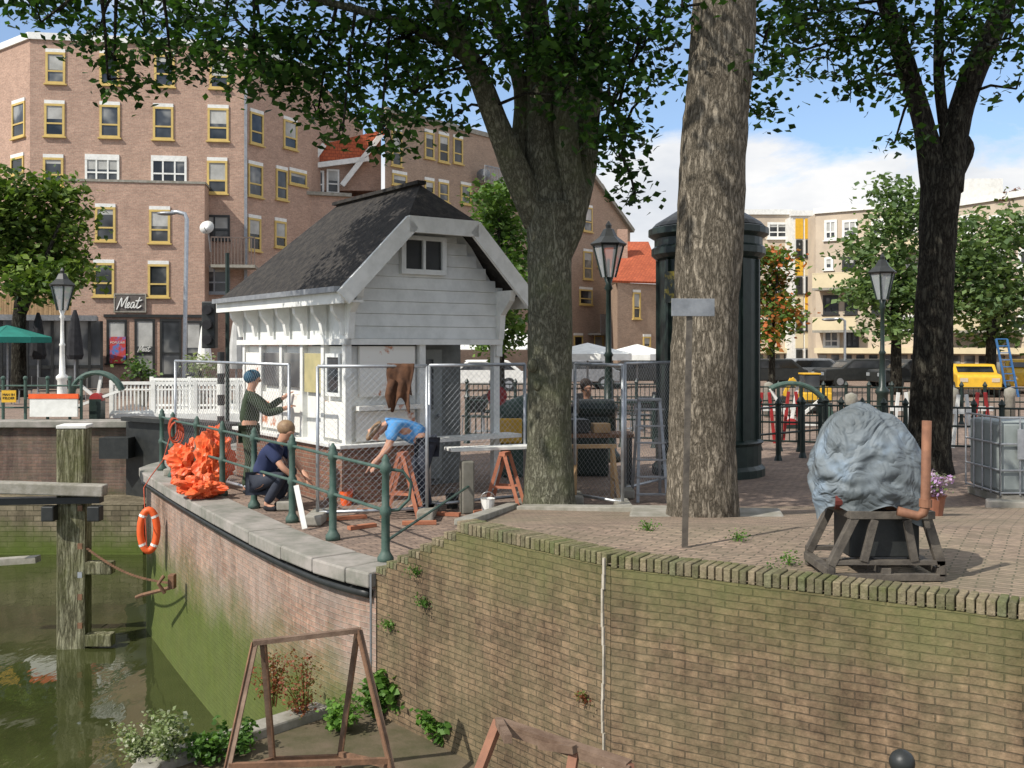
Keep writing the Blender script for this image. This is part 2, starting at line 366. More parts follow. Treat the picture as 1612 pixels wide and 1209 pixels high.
nt.links.new(mixc(nt,cm,skc,cshade),bg.inputs[0]); bg.inputs[1].default_value=.1
cam=bpy.data.cameras.new('Camera'); co=bpy.data.objects.new('Camera',cam); COL.objects.link(co); S.camera=co
co.location=(0,0,CH); co.rotation_euler=(math.pi/2,0,0); cam.sensor_width=36; cam.lens=36*F/1612; cam.shift_y=-(604.5-HZ)/1612; cam.clip_end=5000; cam.clip_start=.1
S.view_settings.view_transform='Standard'; S.view_settings.look='None'; S.view_settings.exposure=0
# ---------------------------------------------------------------- setting
C0=V((.689,7.12)); E1=V((-1.27,9.42)); R1=V((9,1.97))
qp=[(-1.27,9.40),(-1.92,10.05),(-2.92,11.5),(-4.43,14.0),(-5.75,16.3),(-6.35,17.5),(-6.3,18.6),(-6.0,20.5),(-5.8,26),(-5.6,34)]
def catmull(p,n=6):
    out=[]
    for i in range(len(p)-1):
        a=V(p[max(i-1,0)]);b=V(p[i]);c=V(p[i+1]);d=V(p[min(i+2,len(p)-1)])
        for k in range(n):
            t=k/n; out.append(.5*((2*b)+(c-a)*t+(2*a-5*b+4*c-d)*t*t+(3*b-a-3*c+d)*t**3))
    out.append(V(p[-1])); return out
Q=catmull(qp)
def flat(name,poly,z,mat):
    m=MB(); m.quad(*[V((p[0],p[1],z)) for p in poly]); o=m.build(name,mat); tag(o,kind='structure')
    if o.data.polygons[0].normal.z<0: o.data.flip_normals()
    return o
flat('ground',[tuple(q) for q in Q]+[(-5.6,2500),(2500,2500),(2500,9),(-.3,9.0),(-.48,8.55)],0,m_pave2)
flat('far_quay_ground',[(-1500,25.2),(-9.5,25.2),(-9.5,34),(-5.6,34),(-5.6,2500),(-1500,2500)],.2,m_pave2)
m=MB()
m.quad((-.48,8.5,.57),(.689,7.12,.57),(9,1.97,.57),(60,1.97,.57),(60,8.6,.57),(-.47,8.6,.57))
m.quad((-.47,8.6,.57),(60,8.6,.57),(60,13.3,.004),(.03,13.3,.004))
o=m.build('terrace_paving',m_pave); tag(o,kind='structure')
flat('water',[(-1500,-60),(60,-60),(60,36),(-1500,36)],-2.7,m_water)
m=MB(); m.prism([(-1.2,9.6),(-1.75,9.5),(-2.95,8.15),(-2.7,2.5),(9,2.5),(9,3.2)],-3,-1.3)
tag(m.build('lower_ledge',m_ledge),kind='structure')
m=MB(); m.beam((-1.75,9.42,-1.27),(-2.95,8.1,-1.27),.22,.12); m.beam((-2.9,8.1,-1.27),(-2.66,3,-1.27),.22,.12)
tag(m.build('ledge_kerb',m_conc,bevel=.02),kind='structure')
def curtain(name,pts,z0,z1,mat,parent=None):
    m=MB(); us=[0]
    for i in range(1,len(pts)): us.append(us[-1]+(pts[i]-pts[i-1]).length)
    vs=[];fs=[]
    for p in pts: vs+=[(p.x,p.y,z0),(p.x,p.y,z1)]
    for i in range(len(pts)-1): fs.append((2*i,2*i+2,2*i+3,2*i+1))
    m.add(vs,fs); o=m.build(name,mat,parent,fixn=False)
    uvl=o.data.uv_layers[0]
    for p in o.data.polygons:
        for li in p.loop_indices:
            vi=o.data.loops[li].vertex_index; uvl.data[li].uv=(us[vi//2],z1 if vi%2 else z0)
    return o
def offset(pts,d):
    out=[]
    for i,p in enumerate(pts):
        t=(pts[min(i+1,len(pts)-1)]-pts[max(i-1,0)]).normalized(); out.append(p+V((-t.y,t.x))*d)
    return out
qw=thing('quay_wall','curved pink brick quay wall with green algae along the water','wall',(Q[0].x,Q[0].y,-3))
curtain('brick_face',offset(Q,-.06),-3,-.12,m_qbrick,qw)
m=MB(); qo=offset(Q,.07); qi=offset(Q,-.45)
for i in range(0,len(qo)-1,3):
    j=min(i+3,len(qo)-1); A,B=qo[i],qo[j]; C,D=qi[j],qi[i]; g=(B-A).normalized()*.007
    dz=random.uniform(-.006,.006); m.prism([(q.x,q.y) for q in (A+g,B-g,C-g,D+g)],-.13+dz,.015+dz)
m.build('coping',m_stone,qw,bevel=.018)
m=MB(); m.tube([V((p.x,p.y,-.21)) for p in offset(Q,-.02)[1:34]],.045,6)
m.build('black_pipe',m_dk,qw,smooth=True)
fw=thing('far_quay_wall','dark brick quay wall across the canal below the cafe','wall',(-20,25.2,-3))
m=MB(); m.box((-35,25.5,-1.42),(51,.6,3.1)); m.build('brick_face',m_fbrick,fw)
m=MB(); m.box((-35,25.42,.17),(51.1,.75,.16)); m.build('coping',m_stone,fw,bevel=.02)
m=MB(); m.box((-9.8,29.8,-1.3),(.5,8.4,3.0)); m.build('brick_return',m_fbrick,fw)
m=MB(); m.box((-19,24.2,-2.2),(21,1.6,1.3)); tag(m.build('stone_apron',BR('stone_apron_stone',(.24,.21,.15),(.18,.155,.11),(.1,.09,.06),.4,.12,.012,dirt=.6,algz=(-1.9,-2.6),streak=.5)),'low pale stone apron at the foot of the far quay wall','ledge')
tw=thing('terrace_wall','mossy brown brick retaining wall with upright brick coping','wall',(C0.x,C0.y,-1.35))
def wallpart(A,B,steps=None):
    m=MB(); d=(B-A); Ln=d.length; d.normalize(); nrm=V((-d.y,d.x)); 
    if nrm.y>0: nrm=-nrm
    for s0,s1,zt in (steps or [(0,Ln,.55)]):
        a=A+d*s0; b=A+d*s1
        m.prism([tuple(a),tuple(b),tuple(b-nrm*.3),tuple(a-nrm*.3)],-1.4,zt)
    return m,d,nrm,Ln
segs=[(0,1.78,.55)]
for i in range(7): segs.append((1.78+i*.175,1.78+(i+1)*.175,.55-.078*(i+1)))
m1,d1,n1,L1=wallpart(C0,E1,segs)
m1.build('left_face',m_tbrick,tw)
m2,d2,n2,L2=wallpart(C0+V((.003,0)),R1); m2.build('right_face',m_tbrick,tw)
m=MB()
def coping(m,A,d,nrm,Ln,z0,s0=0):
    s=s0; ang=math.atan2(d.y,d.x)
    while s<Ln-.03:
        c=A+d*(s+.03)-nrm*(.1+random.uniform(-.004,.004)); 
        m.box((c.x,c.y,z0+.045+random.uniform(-.003,.003)),(.047+random.uniform(-.003,.003),.205,.09),ang+random.uniform(-.02,.02)); s+=.0545
coping(m,C0,d1,n1,1.8,.55,.03); coping(m,C0,d2,n2,7.,.55,.0)
for s0,s1,zt in segs[1:]:
    for k in (0,1,2): 
        c=C0+d1*(s0+.03+k*.057)-n1*.098; m.box((c.x,c.y,zt+.03),(.047,.21,.06),math.atan2(d1.y,d1.x)+random.uniform(-.03,.03))
m.build('brick_coping',m_cop,tw,bevel=.007)
m=MB(); z=-1.4
while z<.5:
    p=C0+n1*.008+d1*(.06+.008*math.sin(z*9)); hgt=random.uniform(.08,.2); m.box((p.x,p.y,z+hgt/2),(random.uniform(.011,.022),.02,hgt),math.atan2(d1.y,d1.x)); z+=hgt-.002
m.build('pale_joint',M('pale_mortar',(.5,.45,.37),(.3,.27,.21),9,.95),tw)
m=MB(); m.tube([V((E1.x-.03,E1.y-.06,z)) for z in(-1.3,-.6,.0)],.012,5); m.build('corner_bar',m_grey,tw)
# ---------------------------------------------------------------- buildings
class Fac:
    def __init__(s,a,b):
        s.A=V((XP(a[0],a[1]),a[1])); s.B=V((XP(b[0],b[1]),b[1])); s.d=(s.B-s.A); s.L=s.d.length; s.d.normalize()
        s.n=V((s.d.y,-s.d.x)); s.ang=math.atan2(s.d.y,s.d.x)
    def hit(s,px,py,off=0):
        a=(px-806)/F; A=s.A+s.n*off
        t=(a*A.y-A.x)/(s.d.x-a*s.d.y); y=A.y+s.d.y*t
        return t,CH-(py-HZ)/F*y
    def box(s,m,t0,t1,z0,z1,d0,d1):
        c=s.A+s.d*((t0+t1)/2)+s.n*((d0+d1)/2); m.box((c.x,c.y,(z0+z1)/2),(t1-t0,abs(d1-d0),z1-z0),s.ang)
    def window(s,root,px0,py0,px1,py1,frame=m_yframe,split=1,top=True,off=0,fw=.11,name='window'):
        t0,z1=s.hit(px0,py0,off); t1,_=s.hit(px1,py0,off); _,z0=s.hit((px0+px1)/2,py1,off)
        m=MB(); o=off
        s.box(m,t0,t1,z0,z0+fw,o,o+.07); s.box(m,t0,t1,z1-fw,z1,o,o+.07)
        s.box(m,t0,t0+fw,z0+fw,z1-fw,o,o+.065); s.box(m,t1-fw,t1,z0+fw,z1-fw,o,o+.065)
        h=z1-z0
        if h>1.1: s.box(m,t0+fw,t1-fw,z0+h*.4-.04,z0+h*.4+.04,o,o+.06)
        for k in range(1,split):
            tt=t0+(t1-t0)*k/split; s.box(m,tt-.04,tt+.04,z0+fw,z1-fw,o,o+.062)
        s.box(m,t0-.08,t1+.08,z0-.07,z0-.003,o,o+.14)
        wnd=m.build(name,frame,root)
        m=MB(); s.box(m,t0+fw,t1-fw,z0+fw,z1-fw,o-.01,o+.015); m.build('pane',m_glass,wnd)
        if random.random()<.55:
            m=MB(); zc=z0+h*random.uniform(.35,.8); s.box(m,t0+fw,t1-fw,zc,z1-fw-.003,o+.016,o+.022); m.build('blind',m_curt,wnd)
        if top:
            m=MB(); s.box(m,t0,t1,z1+.004,z1+.18,o,o+.06); m.build('lintel_panel',m_white,wnd)
        return wnd
    def poly(s,m,pts,off,th=.1):
        vs=[]
        for px,py in pts:
            t,z=s.hit(px,py,off); q=s.A+s.d*t+s.n*off; vs.append(V((q.x,q.y,z)))
        nn=V((s.n.x,s.n.y,0))*th; k=len(vs)
        m.add(vs+[v-nn for v in vs],[tuple(range(k)),tuple(range(k,2*k))[::-1]]+[(i,(i+1)%k,(i+1)%k+k,i+k) for i in range(k)])
A0=Fac((-80,58),(47,52)); A1=Fac((47,52),(385,53.6)); A2=Fac((385,53.6),(490,58.5))
ba=thing('apartment_building','large pinkish brick apartment block with ochre framed windows above the cafe','building',(-18,53,.2))
H=17.8
m=MB(); m.prism([tuple(A0.A),tuple(A1.A),tuple(A1.B),tuple(A2.B),(A2.B.x+1,72),(A0.A.x,72)],.2,H); m.build('wall',m_brickA,ba)
m=MB(); 
for f in(A0,A1,A2): f.box(m,-.05,f.L+.05,H+.003,H+.35,-.3,.12)
m.build('parapet_trim',m_white,ba)
for r in [(72,82,103,132),(157,84,188,134),(243,86,275,137),(330,92,361,140),(70,163,102,215),(157,165,189,217),(241,168,273,220),(327,170,360,222),(68,248,100,293),(326,253,358,305)]: A1.window(ba,*r)
A1.window(ba,134,248,188,287,m_white,3); A1.window(ba,238,250,294,289,m_white,3)
for r in [(20,165,40,217),(18,250,38,275),(22,330,38,380)]: A0.window(ba,*r)
for r in [(393,175,414,228),(446,187,467,235),(390,257,413,310),(434,265,452,315),(455,268,482,292),(390,342,410,395),(432,347,450,390)]: A2.window(ba,*r)
A1.window(ba,313,338,362,378,m_dk,2,False); A1.window(ba,313,418,362,462,m_grey,2,False)
fo=1.6
t0,_=A1.hit(101,300,fo); t1,_=A1.hit(322,300,fo); _,zt=A1.hit(200,287,fo)
m=MB(); A1.box(m,t0,t1,.2,zt,.003,fo); m.build('front_volume',m_brickA,ba)
m=MB(); A1.box(m,t0-.05,t1+.05,zt,zt+.12,.01,fo+.05); m.build('volume_coping',m_conc,ba)
for r in [(150,326,182,380),(235,330,268,383),(147,414,180,467),(233,416,266,468)]: A1.window(ba,*r,off=fo)
for r in [(168,503,200,572),(212,502,244,592),(252,502,286,592),(290,505,318,592)]: A1.window(ba,*r,frame=m_dk,split=1,top=False,off=fo,name='shop_window')
m=MB(); A1.box(m,t0+1.9,t1,3.55,3.7,fo,fo+.12); m.build('shop_cornice',m_dk,ba)
t_,z_=A1.hit(180,462,fo); t2_,z2_=A1.hit(231,492,fo)
sg=thing('shop_sign','dark sign with white script lettering on the brick front above shop windows','sign',tuple(A1.A+A1.d*t_+A1.n*fo)+(z2_,))
m=MB(); A1.box(m,t_,t2_,z2_,z_,fo+.01,fo+.12); m.build('board',M('sign_brown',(.12,.105,.095),(.085,.075,.065),4,.6),sg)
m=MB()
for q in((t_,t2_,z_-.06,z_),(t_,t2_,z2_,z2_+.06),(t_,t_+.06,z2_+.05,z_-.05),(t2_-.06,t2_,z2_+.05,z_-.05)): A1.box(m,q[0],q[1],q[2],q[3],fo+.122,fo+.14+.002*(q[1]-q[0]<1))
m.build('rim',m_conc,sg)
c=A1.A+A1.d*((t_+t2_)/2)+A1.n*(fo+.15); script_meat('lettering',(c.x,c.y,(z_+z2_)/2),1.15,m_white,sg,(A1.n.x,A1.n.y,0),.032)
t_,z_=A1.hit(228,549,fo); c=A1.A+A1.d*t_+A1.n*(fo+.1); script_meat('window_lettering',(c.x,c.y,z_),.6,m_white,ba,(A1.n.x,A1.n.y,0),.016)
t_,z_=A1.hit(172,530,fo+.2); t2_,z2_=A1.hit(197,572,fo+.2)
po=thing('poster','red and blue poster in the shop window left of the doors','poster',tuple(A1.A+A1.d*t_+A1.n*(fo+.2))+(z2_,))
m=MB(); A1.box(m,t_,t2_,z2_,z_,fo+.08,fo+.1); m.build('sheet',M('poster_red',(.5,.06,.05),(.06,.2,.5),1.5,.6,lo=.45,hi=.55),po)
c=A1.A+A1.d*((t_+t2_)/2)+A1.n*(fo+.105); text('poster_lettering','POPULAIR',(c.x,c.y,z_-.3),1,m_white,po,width=.7,nrm=(A1.n.x,A1.n.y,0))
def balcony(root,f,px0,py0,px1,py1,depth,mat,slats=True,off=0):
    ta,zt=f.hit(px0,py0,off); tb,_=f.hit(px1,py0,off); _,zb=f.hit((px0+px1)/2,py1,off)
    m=MB(); f.box(m,ta,tb,zb-.15,zb,off+.003,off+depth); m.build('balcony_slab',m_conc,root)
    m=MB(); f.box(m,ta,tb,zt-.06,zt,off+depth-.06,off+depth)
    nn=int((tb-ta)/.16)
    if slats:
        for i in range(nn+1): f.box(m,ta+(tb-ta-.05)*i/nn,ta+(tb-ta-.05)*i/nn+.05,zb,zt-.06,off+depth-.05,off+depth-.01)
    else: f.box(m,ta,tb,zb,zt-.06,off+depth-.05,off+depth-.01)
    m.build('balcony_railing',mat,root)
balcony(ba,A1,338,377,406,420,1.5,M('brown_slats',(.16,.12,.1),(.1,.08,.07),4,.8))
m=MB(); tq,_=A1.hit(388,300,0); A1.box(m,tq-.1,tq+.05,.2,H-.3,.02,.17); m.build('downpipe',m_grey,ba)
BC=Fac((452,58),(612,60)); bc=thing('stepped_house','brick house with small red tiled roof and white sloping trim','building',(-10,60,.2))
_,zt=BC.hit(530,308)
m=MB(); m.prism([tuple(BC.A),tuple(BC.B),(BC.B.x,69),(BC.A.x,69)],.2,zt); m.build('wall',m_brickA,bc)
m=MB(); BC.box(m,-.1,BC.L*.62,zt-.05,zt+.15,-.1,.25); m.build('balcony_edge',m_conc,bc)
m=MB(); BC.poly(m,[(488,300),(488,262),(508,232),(600,215),(600,300)],-2.0,3); m.build('dormer_block',m_brickA,bc)
m=MB(); BC.poly(m,[(486,256),(512,226),(612,202),(582,246)],-1.7,.15); m.build('tiled_roof',m_red_tile,bc)
m=MB()
for a,b in (((486,262),(580,250)),((600,212),(538,292)),((486,262),(510,228))):
    t0_,z0_=BC.hit(*a,-1.5); t1_,z1_=BC.hit(*b,-1.5); pa=BC.A+BC.d*t0_-BC.n*1.5; pb=BC.A+BC.d*t1_-BC.n*1.5
    m.beam((pa.x,pa.y,z0_),(pb.x,pb.y,z1_),.3,.3)
m.build('roof_trim',m_white,bc)
for r in [(492,268,510,305),(514,266,534,305)]: BC.window(bc,*r,frame=m_white,off=-1.95,top=False)
for r in [(470,362,488,400),(500,362,520,400)]: BC.window(bc,*r)
BB=Fac((606,60),(985,81)); bb=thing('terraced_block','long brick block of flats behind the hut with sloping roof end','building',(0,70,.0))
_,zt=BB.hit(650,187)
tb_,_=BB.hit(928,300); xb=BB.A+BB.d*tb_
m=MB(); m.prism([tuple(BB.A),tuple(xb),(xb.x,95),(BB.A.x,95)],0,zt); m.build('wall',m_brickB,bb)
m=MB(); BB.poly(m,[(928,600),(928,270),(950,290),(992,360),(992,600)],0,8); m.build('end_wall',m_brickB,bb)
m=MB(); BB.box(m,0,tb_,zt+.003,zt+.3,-.3,.12); m.build('parapet_trim',m_conc,bb)
m=MB(); 
p1=BB.hit(928,272);p2=BB.hit(994,364); a=BB.A+BB.d*p1[0];b=BB.A+BB.d*p2[0]
m.beam((a.x,a.y,p1[1]),(b.x,b.y,p2[1]),.6,.3); m.build('sloping_trim',m_conc,bb)
for r in [(616,205,632,262),(668,207,683,250),(690,211,706,256),(713,216,728,258),(617,272,640,292),(690,286,706,318),(725,290,741,322),(668,283,683,316),(918,325,932,365),(918,395,932,440),(912,455,932,480),(960,460,976,496),(903,528,917,560),(935,528,949,558),(967,530,980,556),(940,390,950,420)]: BB.window(bb,*r)
balcony(bb,BB,925,495,990,525,1.2,m_grey)
balcony(bb,BB,745,262,790,290,1.,m_grey)
BD=Fac((972,70),(1036,72)); bd=thing('red_roofed_house','small brick house with bright red tiled roof left of the column','building',(9,71,0))
_,zt=BD.hit(1000,446); m=MB(); m.prism([tuple(BD.A),tuple(BD.B),(BD.B.x,78),(BD.A.x,78)],0,zt); m.build('wall',m_brickB,bd)
A_=BD.A+BD.n*.3;B_=BD.B+BD.n*.3
m=MB(); m.quad((A_.x-.6,A_.y,zt),(B_.x+.2,B_.y,zt),(B_.x-.2,77,zt+3.4),(A_.x-.6,77,zt+3.4)); m.build('roof',m_red_tile,bd,solid=.15)
m=MB(); m.box((A_.x+.6,74,zt+2.8),(.7,.7,2.6)); m.build('chimney',m_brickA,bd)
BD.window(bd,996,460,1008,502); BD.window(bd,1012,530,1024,556)
def block(name,label,a,b,ptop,mat,wins,back,trim=m_white,bal=[]):
    f=Fac(a,b); _,zt=f.hit((a[0]+b[0])/2,ptop)
    r=thing(name,label,'building',((f.A.x+f.B.x)/2,(f.A.y+f.B.y)/2,0))
    m=MB(); m.prism([tuple(f.A),tuple(f.B),(f.B.x+1,back),(f.A.x+1,back)],0,zt); m.build('wall',mat,r)
    m=MB(); f.box(m,-.1,f.L+.1,zt+.003,zt+.35,-.3,.15); m.build('parapet_trim',trim,r)
    for q in wins: f.window(r,*q[:4],frame=q[4] if len(q)>4 else m_white,split=q[5] if len(q)>5 else 1,top=False,fw=.16)
    for q in bal: balcony(r,f,*q)
    return r,f,zt
def shopfront(r,f,px0,px1,py=556,n=6):
    ta,z1=f.hit(px0,py); tb,_=f.hit(px1,py)
    m=MB(); f.box(m,ta,tb,z1,z1+.35,.003,.5); m.build('shop_fascia',m_brickC,r)
    for i in range(n):
        a=ta+(tb-ta)*i/n+.15; b=ta+(tb-ta)*(i+1)/n-.15; m=MB(); f.box(m,a,b,.3,z1-.1,.0,.06); m.build('shop_window',m_glass,r)
r_,f_,z_=block('beige_apartment_block','beige flats with flat roof left of the yellow striped stair tower',(1150,70),(1246,70),338,m_beige,[(1185,352,1200,372),(1208,350,1240,376,m_white,2),(1208,400,1238,425,m_white,2),(1180,400,1198,425),(1208,450,1238,475,m_white,2),(1180,500,1200,525),(1208,500,1238,525,m_white,2)],110)
shopfront(r_,f_,1165,1244)
r_,f_,z_=block('stair_tower','narrow stair tower with yellow and white panels between dark windows',(1247,68),(1283,68),340,m_white,[(1253,378,1263,405,m_dk),(1268,378,1279,405,m_dk),(1253,436,1263,462,m_dk),(1268,436,1279,462,m_dk),(1253,492,1263,520,m_dk),(1268,492,1279,520,m_dk),(1253,550,1263,576,m_dk),(1268,550,1279,576,m_dk)],95)
for px in((1252,1264),(1267,1280)):
    for k,py in enumerate(((344,376),(407,434),(464,490),(522,548))):
        ta,zb=f_.hit(px[0],py[1]); tb,zt=f_.hit(px[1],py[0]); m=MB(); f_.box(m,ta,tb,zb,zt,.003,.05); m.build('colour_panel',m_yellow if k==0 or (k==2)==(px[0]==1267) and k!=3 else m_brickC,r_)
r_,f_,z_=block('tan_apartment_block','tan brick flats with cream balconies right of the stair tower',(1284,66),(1408,63),332,m_beige,
 [(1298,347,1318,378,m_white,2),(1326,347,1350,375,m_white,2),(1372,345,1395,372,m_white,2),(1298,405,1312,425),(1326,405,1348,430,m_dk,2),(1296,465,1320,495,m_dk,2),(1330,465,1350,495,m_dk,2),(1296,520,1322,548,m_white,2),(1330,520,1352,548,m_dk,2),(1372,465,1395,495,m_dk,2),(1372,405,1395,430,m_white,2)],100,m_white,
 [(1290,432,1358,454,1.3,m_brickC,False),(1290,500,1358,520,1.3,m_brickC,False),(1365,432,1405,454,1.3,m_brickC,False)])
shopfront(r_,f_,1286,1406)
r_,f_,z_=block('grey_apartment_block','long grey brown flats behind the right hand trees with yellow balcony fronts',(1409,63),(1700,52),318,m_beige,
 [(1420+i*46,340+j*52,1445+i*46,368+j*52,m_white,2) for i in range(5) for j in range(4)],95,m_white,
 [(1500,500,1612,520,1.3,m_brickC,False),(1420,380,1470,396,1.2,m_brickC,False),(1480,432,1600,450,1.2,m_brickC,False)])
shopfront(r_,f_,1412,1690,556,12)
m=MB(); m.box((XP(1540,61),61.5,11.1),(2.0,3,1.8)); tag(m.build('roof_room',m_white),'white flat roofed room standing on top of the grey flats','building')
# ---------------------------------------------------------------- cafe left
ct=thing('cafe_pavilion','dark glazed cafe pavilion with grey roof at the left edge','building',(-20,44,.2))
CF=Fac((-60,44),(160,46)); 
_,z1=CF.hit(80,505)
m=MB(); m.prism([tuple(CF.A),tuple(CF.B),(CF.B.x*50/45.6,50.),(CF.A.x*1.2,50.)],.2,z1); m.build('glazed_wall',m_glass,ct)
m=MB(); CF.box(m,-.2,CF.L-.2,z1+.003,z1+.25,-3,.4); m.build('roof',m_grey,ct)
m=MB()
for i in range(12):
    t=CF.L*i/11; CF.box(m,t-.06,t+.06,.2,z1,.003,.12)
CF.box(m,0,CF.L,1.1,1.25,.01,.1); m.build('frame',m_dk,ct)
m=MB(); t0_,_=CF.hit(-40,480); t1_,_=CF.hit(110,480)
for i in range(60): 
    t=t0_+(t1_-t0_)*i/59; CF.box(m,t-.05,t+.04,z1+.26,z1+1.15,-.1,-.04)
m.build('timber_screen',m_wood,ct)
def parasol(label,px,pytop,Y,r,h,mat,closed=False,zb=.2,name='parasol'):
    X=XP(px,Y); t=thing(name,label,'parasol',(X,Y,zb)); zt=CH-(pytop-HZ)/F*Y
    m=MB(); m.tube([(X,Y,zb),(X,Y,zt)],.035,8); m.build('pole',m_grey,t)
    m=MB()
    if closed: m.lathe((X,Y,0),[(.05,zt),(.14,zt-.3),(.22,zt-.9),(.3,zt-1.6),(.24,zt-1.75)],10)
    else:
        n=8
        for k in range(n):
            a=2*math.pi*k/n+.2;b=2*math.pi*(k+1)/n+.2
            A_=V((X+r*math.cos(a),Y+r*math.sin(a),zt-h));B_=V((X+r*math.cos(b),Y+r*math.sin(b),zt-h)); m.quad((X,Y,zt),A_,B_); m.quad(A_,B_,B_-V((0,0,.2)),A_-V((0,0,.2)))
    m.build('canopy',mat,t,solid=.01)
    m=MB(); m.lathe((X,Y,zb),[(.35,0),(.35,.08),(.06,.12)],12); m.build('base',m_dk,t)
parasol('open green parasol over the cafe terrace at the left edge',12,512,36,1.45,.42,M('green_canvas',(.02,.2,.16),(.015,.15,.12),2,.8))
parasol('closed black parasol beside the white lamp post',118,488,36,0,0,m_black,True)
parasol('closed black parasol in front of the glazed pavilion',60,492,38,0,0,m_black,True)
parasol('closed pale grey parasol left of the hut',372,498,34,0,0,M('pale_canvas',(.5,.5,.48),(.38,.38,.36),2,.9),True)
parasol('closed white parasol further left of the hut',322,505,38,0,0,m_white,True)
parasol('open white parasol between the elm trunk and the lantern lamp',925,540,33,1.5,.35,m_white,zb=0)
parasol('open white parasol between the lantern lamp and the advertising column',1003,542,36,1.4,.35,m_white,zb=0)
def chair(x,y,rz,label,z,group,first=[None]):
    if first[0] is None:
        t=thing('cafe_chair',label,'chair',(0,0,0),group)
        m=MB(); m.box((0,0,.45),(.42,.42,.04)); m.build('seat',m_dk,t,bevel=.01)
        m=MB(); m.box((0,.2,.72),(.42,.03,.35)); m.build('backrest',m_dk,t,bevel=.01)
        for sx_ in(-.18,.18):
            for sy in(-.18,.18):
                m=MB(); m.tube([(sx_,sy,.43),(sx_*1.1,sy*1.1,0)],.015,6); m.build('leg',m_grey,t)
        first[0]=t; t.location=(x,y,z); t.rotation_euler=(0,0,rz); return
    dup(first[0],(x,y,z),rz,label,group)
for i,(px,Y) in enumerate([(10,33),(40,34),(75,33),(140,34),(200,36),(235,35),(268,36),(300,34)]):
    chair(XP(px,Y),Y,random.uniform(0,6),'dark cafe chair on the terrace across the canal',.2,'cafe terrace chairs')
for i,(px,Y) in enumerate([(745,24),(775,25.5),(900,24.5),(925,26),(940,24),(985,25),(1010,24.4),(1025,27)]):
    chair(XP(px,Y),Y,random.uniform(0,6),'dark chair on the square between the hut and the advertising column',0,'chairs on the square')
for i,(px,Y,lab) in enumerate([(760,25,'round dark table on the square seen beside the hut'),(915,25.3,'round dark table on the square right of the elm trunk'),(1000,25.8,'round dark table on the square left of the advertising column')]):
    X=XP(px,Y); t=thing('round_table',lab,'table',(X,Y,0)); m=MB(); m.lathe((X,Y,.71),[(.4,0),(.4,.03)],18); m.build('tabletop',m_dk,t); m=MB(); m.lathe((X,Y,0),[(.22,0),(.22,.02),(.035,.05),(.03,.7)],12); m.build('pedestal',m_grey,t)
def shrub(label,px,py,Y,r,zb,mat=m_leaf2,name='potted_shrub'):
    X=XP(px,Y); z=CH-(py-HZ)/F*Y; t=thing(name,label,'plant',(X,Y,zb))
    m=MB(); m.lathe((X,Y,zb),[(.18,0),(.25,.45),(.27,.47),(.22,.44)],12); m.build('pot',m_conc,t)
    m=MB(); m.tube([(X,Y,zb+.3),(X,Y,z)],.03,6); m.build('stem',m_bark3,t)
    leafmesh('foliage',[((X,Y,z),(r,r,r),30)],.12,mat,t,.14,12)
shrub('round green shrub in a pot left of the white railing',222,578,32,.55,.2)
shrub('pale loose shrub in a pot behind the white railing',315,580,31,.5,.2,m_flowerw)
# ---------------------------------------------------------------- bridge
br=thing('bridge','white painted bridge with balustrade over the canal behind the hut','bridge',(-8,27,.1))
x0=XP(176,27);x1=XP(440,27)
m=MB(); m.box(((x0+x1)/2,28.5,.12),(x1-x0,3,.25)); m.build('deck',m_white,br)
for yy,nm in((27.,'front_railing'),(30.,'rear_railing')):
    m=MB(); m.beam((x0,yy,1.12),(x1,yy,1.12),.09,.08); m.beam((x0,yy,.36),(x1,yy,.36),.06,.06); m.beam((x0,yy,.95),(x1,yy,.95),.04,.04)
    n=44
    for i in range(n+1):
        x=x0+(x1-x0)*i/n; m.box((x,yy,.65),(.035,.03,.88)) 
        if i%11==0: m.box((x,yy,.7),(.1,.1,1.0))
    m.build(nm,m_white,br)
m=MB(); m.box(((x0+x1)/2,27.-.08,.12),(x1-x0,.1,.4)); m.build('side_girder',m_white,br)
bl=thing('boom_barrier','white and orange barrier board on the far quay','barrier',(XP(85,25.6),25.6,.2))
m=MB(); m.box((XP(85,25.6),25.6,.55),(1.2,.06,.45)); m.build('white_board',m_white,bl)
m=MB(); m.box((XP(85,25.6),25.59,.84),(1.25,.07,.12)); m.build('orange_board',m_orange,bl)
fr=thing('green_railing','dark green iron railing on the far quay at the left edge','railing',(-14,25.5,.2))
m=MB()
for px in(-30,5,40,75,110,128):
    X=XP(px,25.7); m.tube([(X,25.7,.2),(X,25.7,1.25)],.04,8); m.ball((X,25.7,1.29),.06,8,6)
for z in(.55,1.1): m.tube([(XP(-30,25.7),25.7,z),(XP(128,25.7),25.7,z)],.022,6)
m.build('rail_frame',m_green,fr)
ys=thing('warning_sign','small yellow notice with black words on the far quay railing','sign',(XP(14,25.5),25.5,.6))
c=P(14,624,25.5); m=MB(); m.box(tuple(c),(.36,.03,.3)); m.build('board',m_yellow,ys)
text('lettering','MAN IN\nKELDER',(c.x,c.y-.02,c.z),1,m_dk,ys,width=.3)
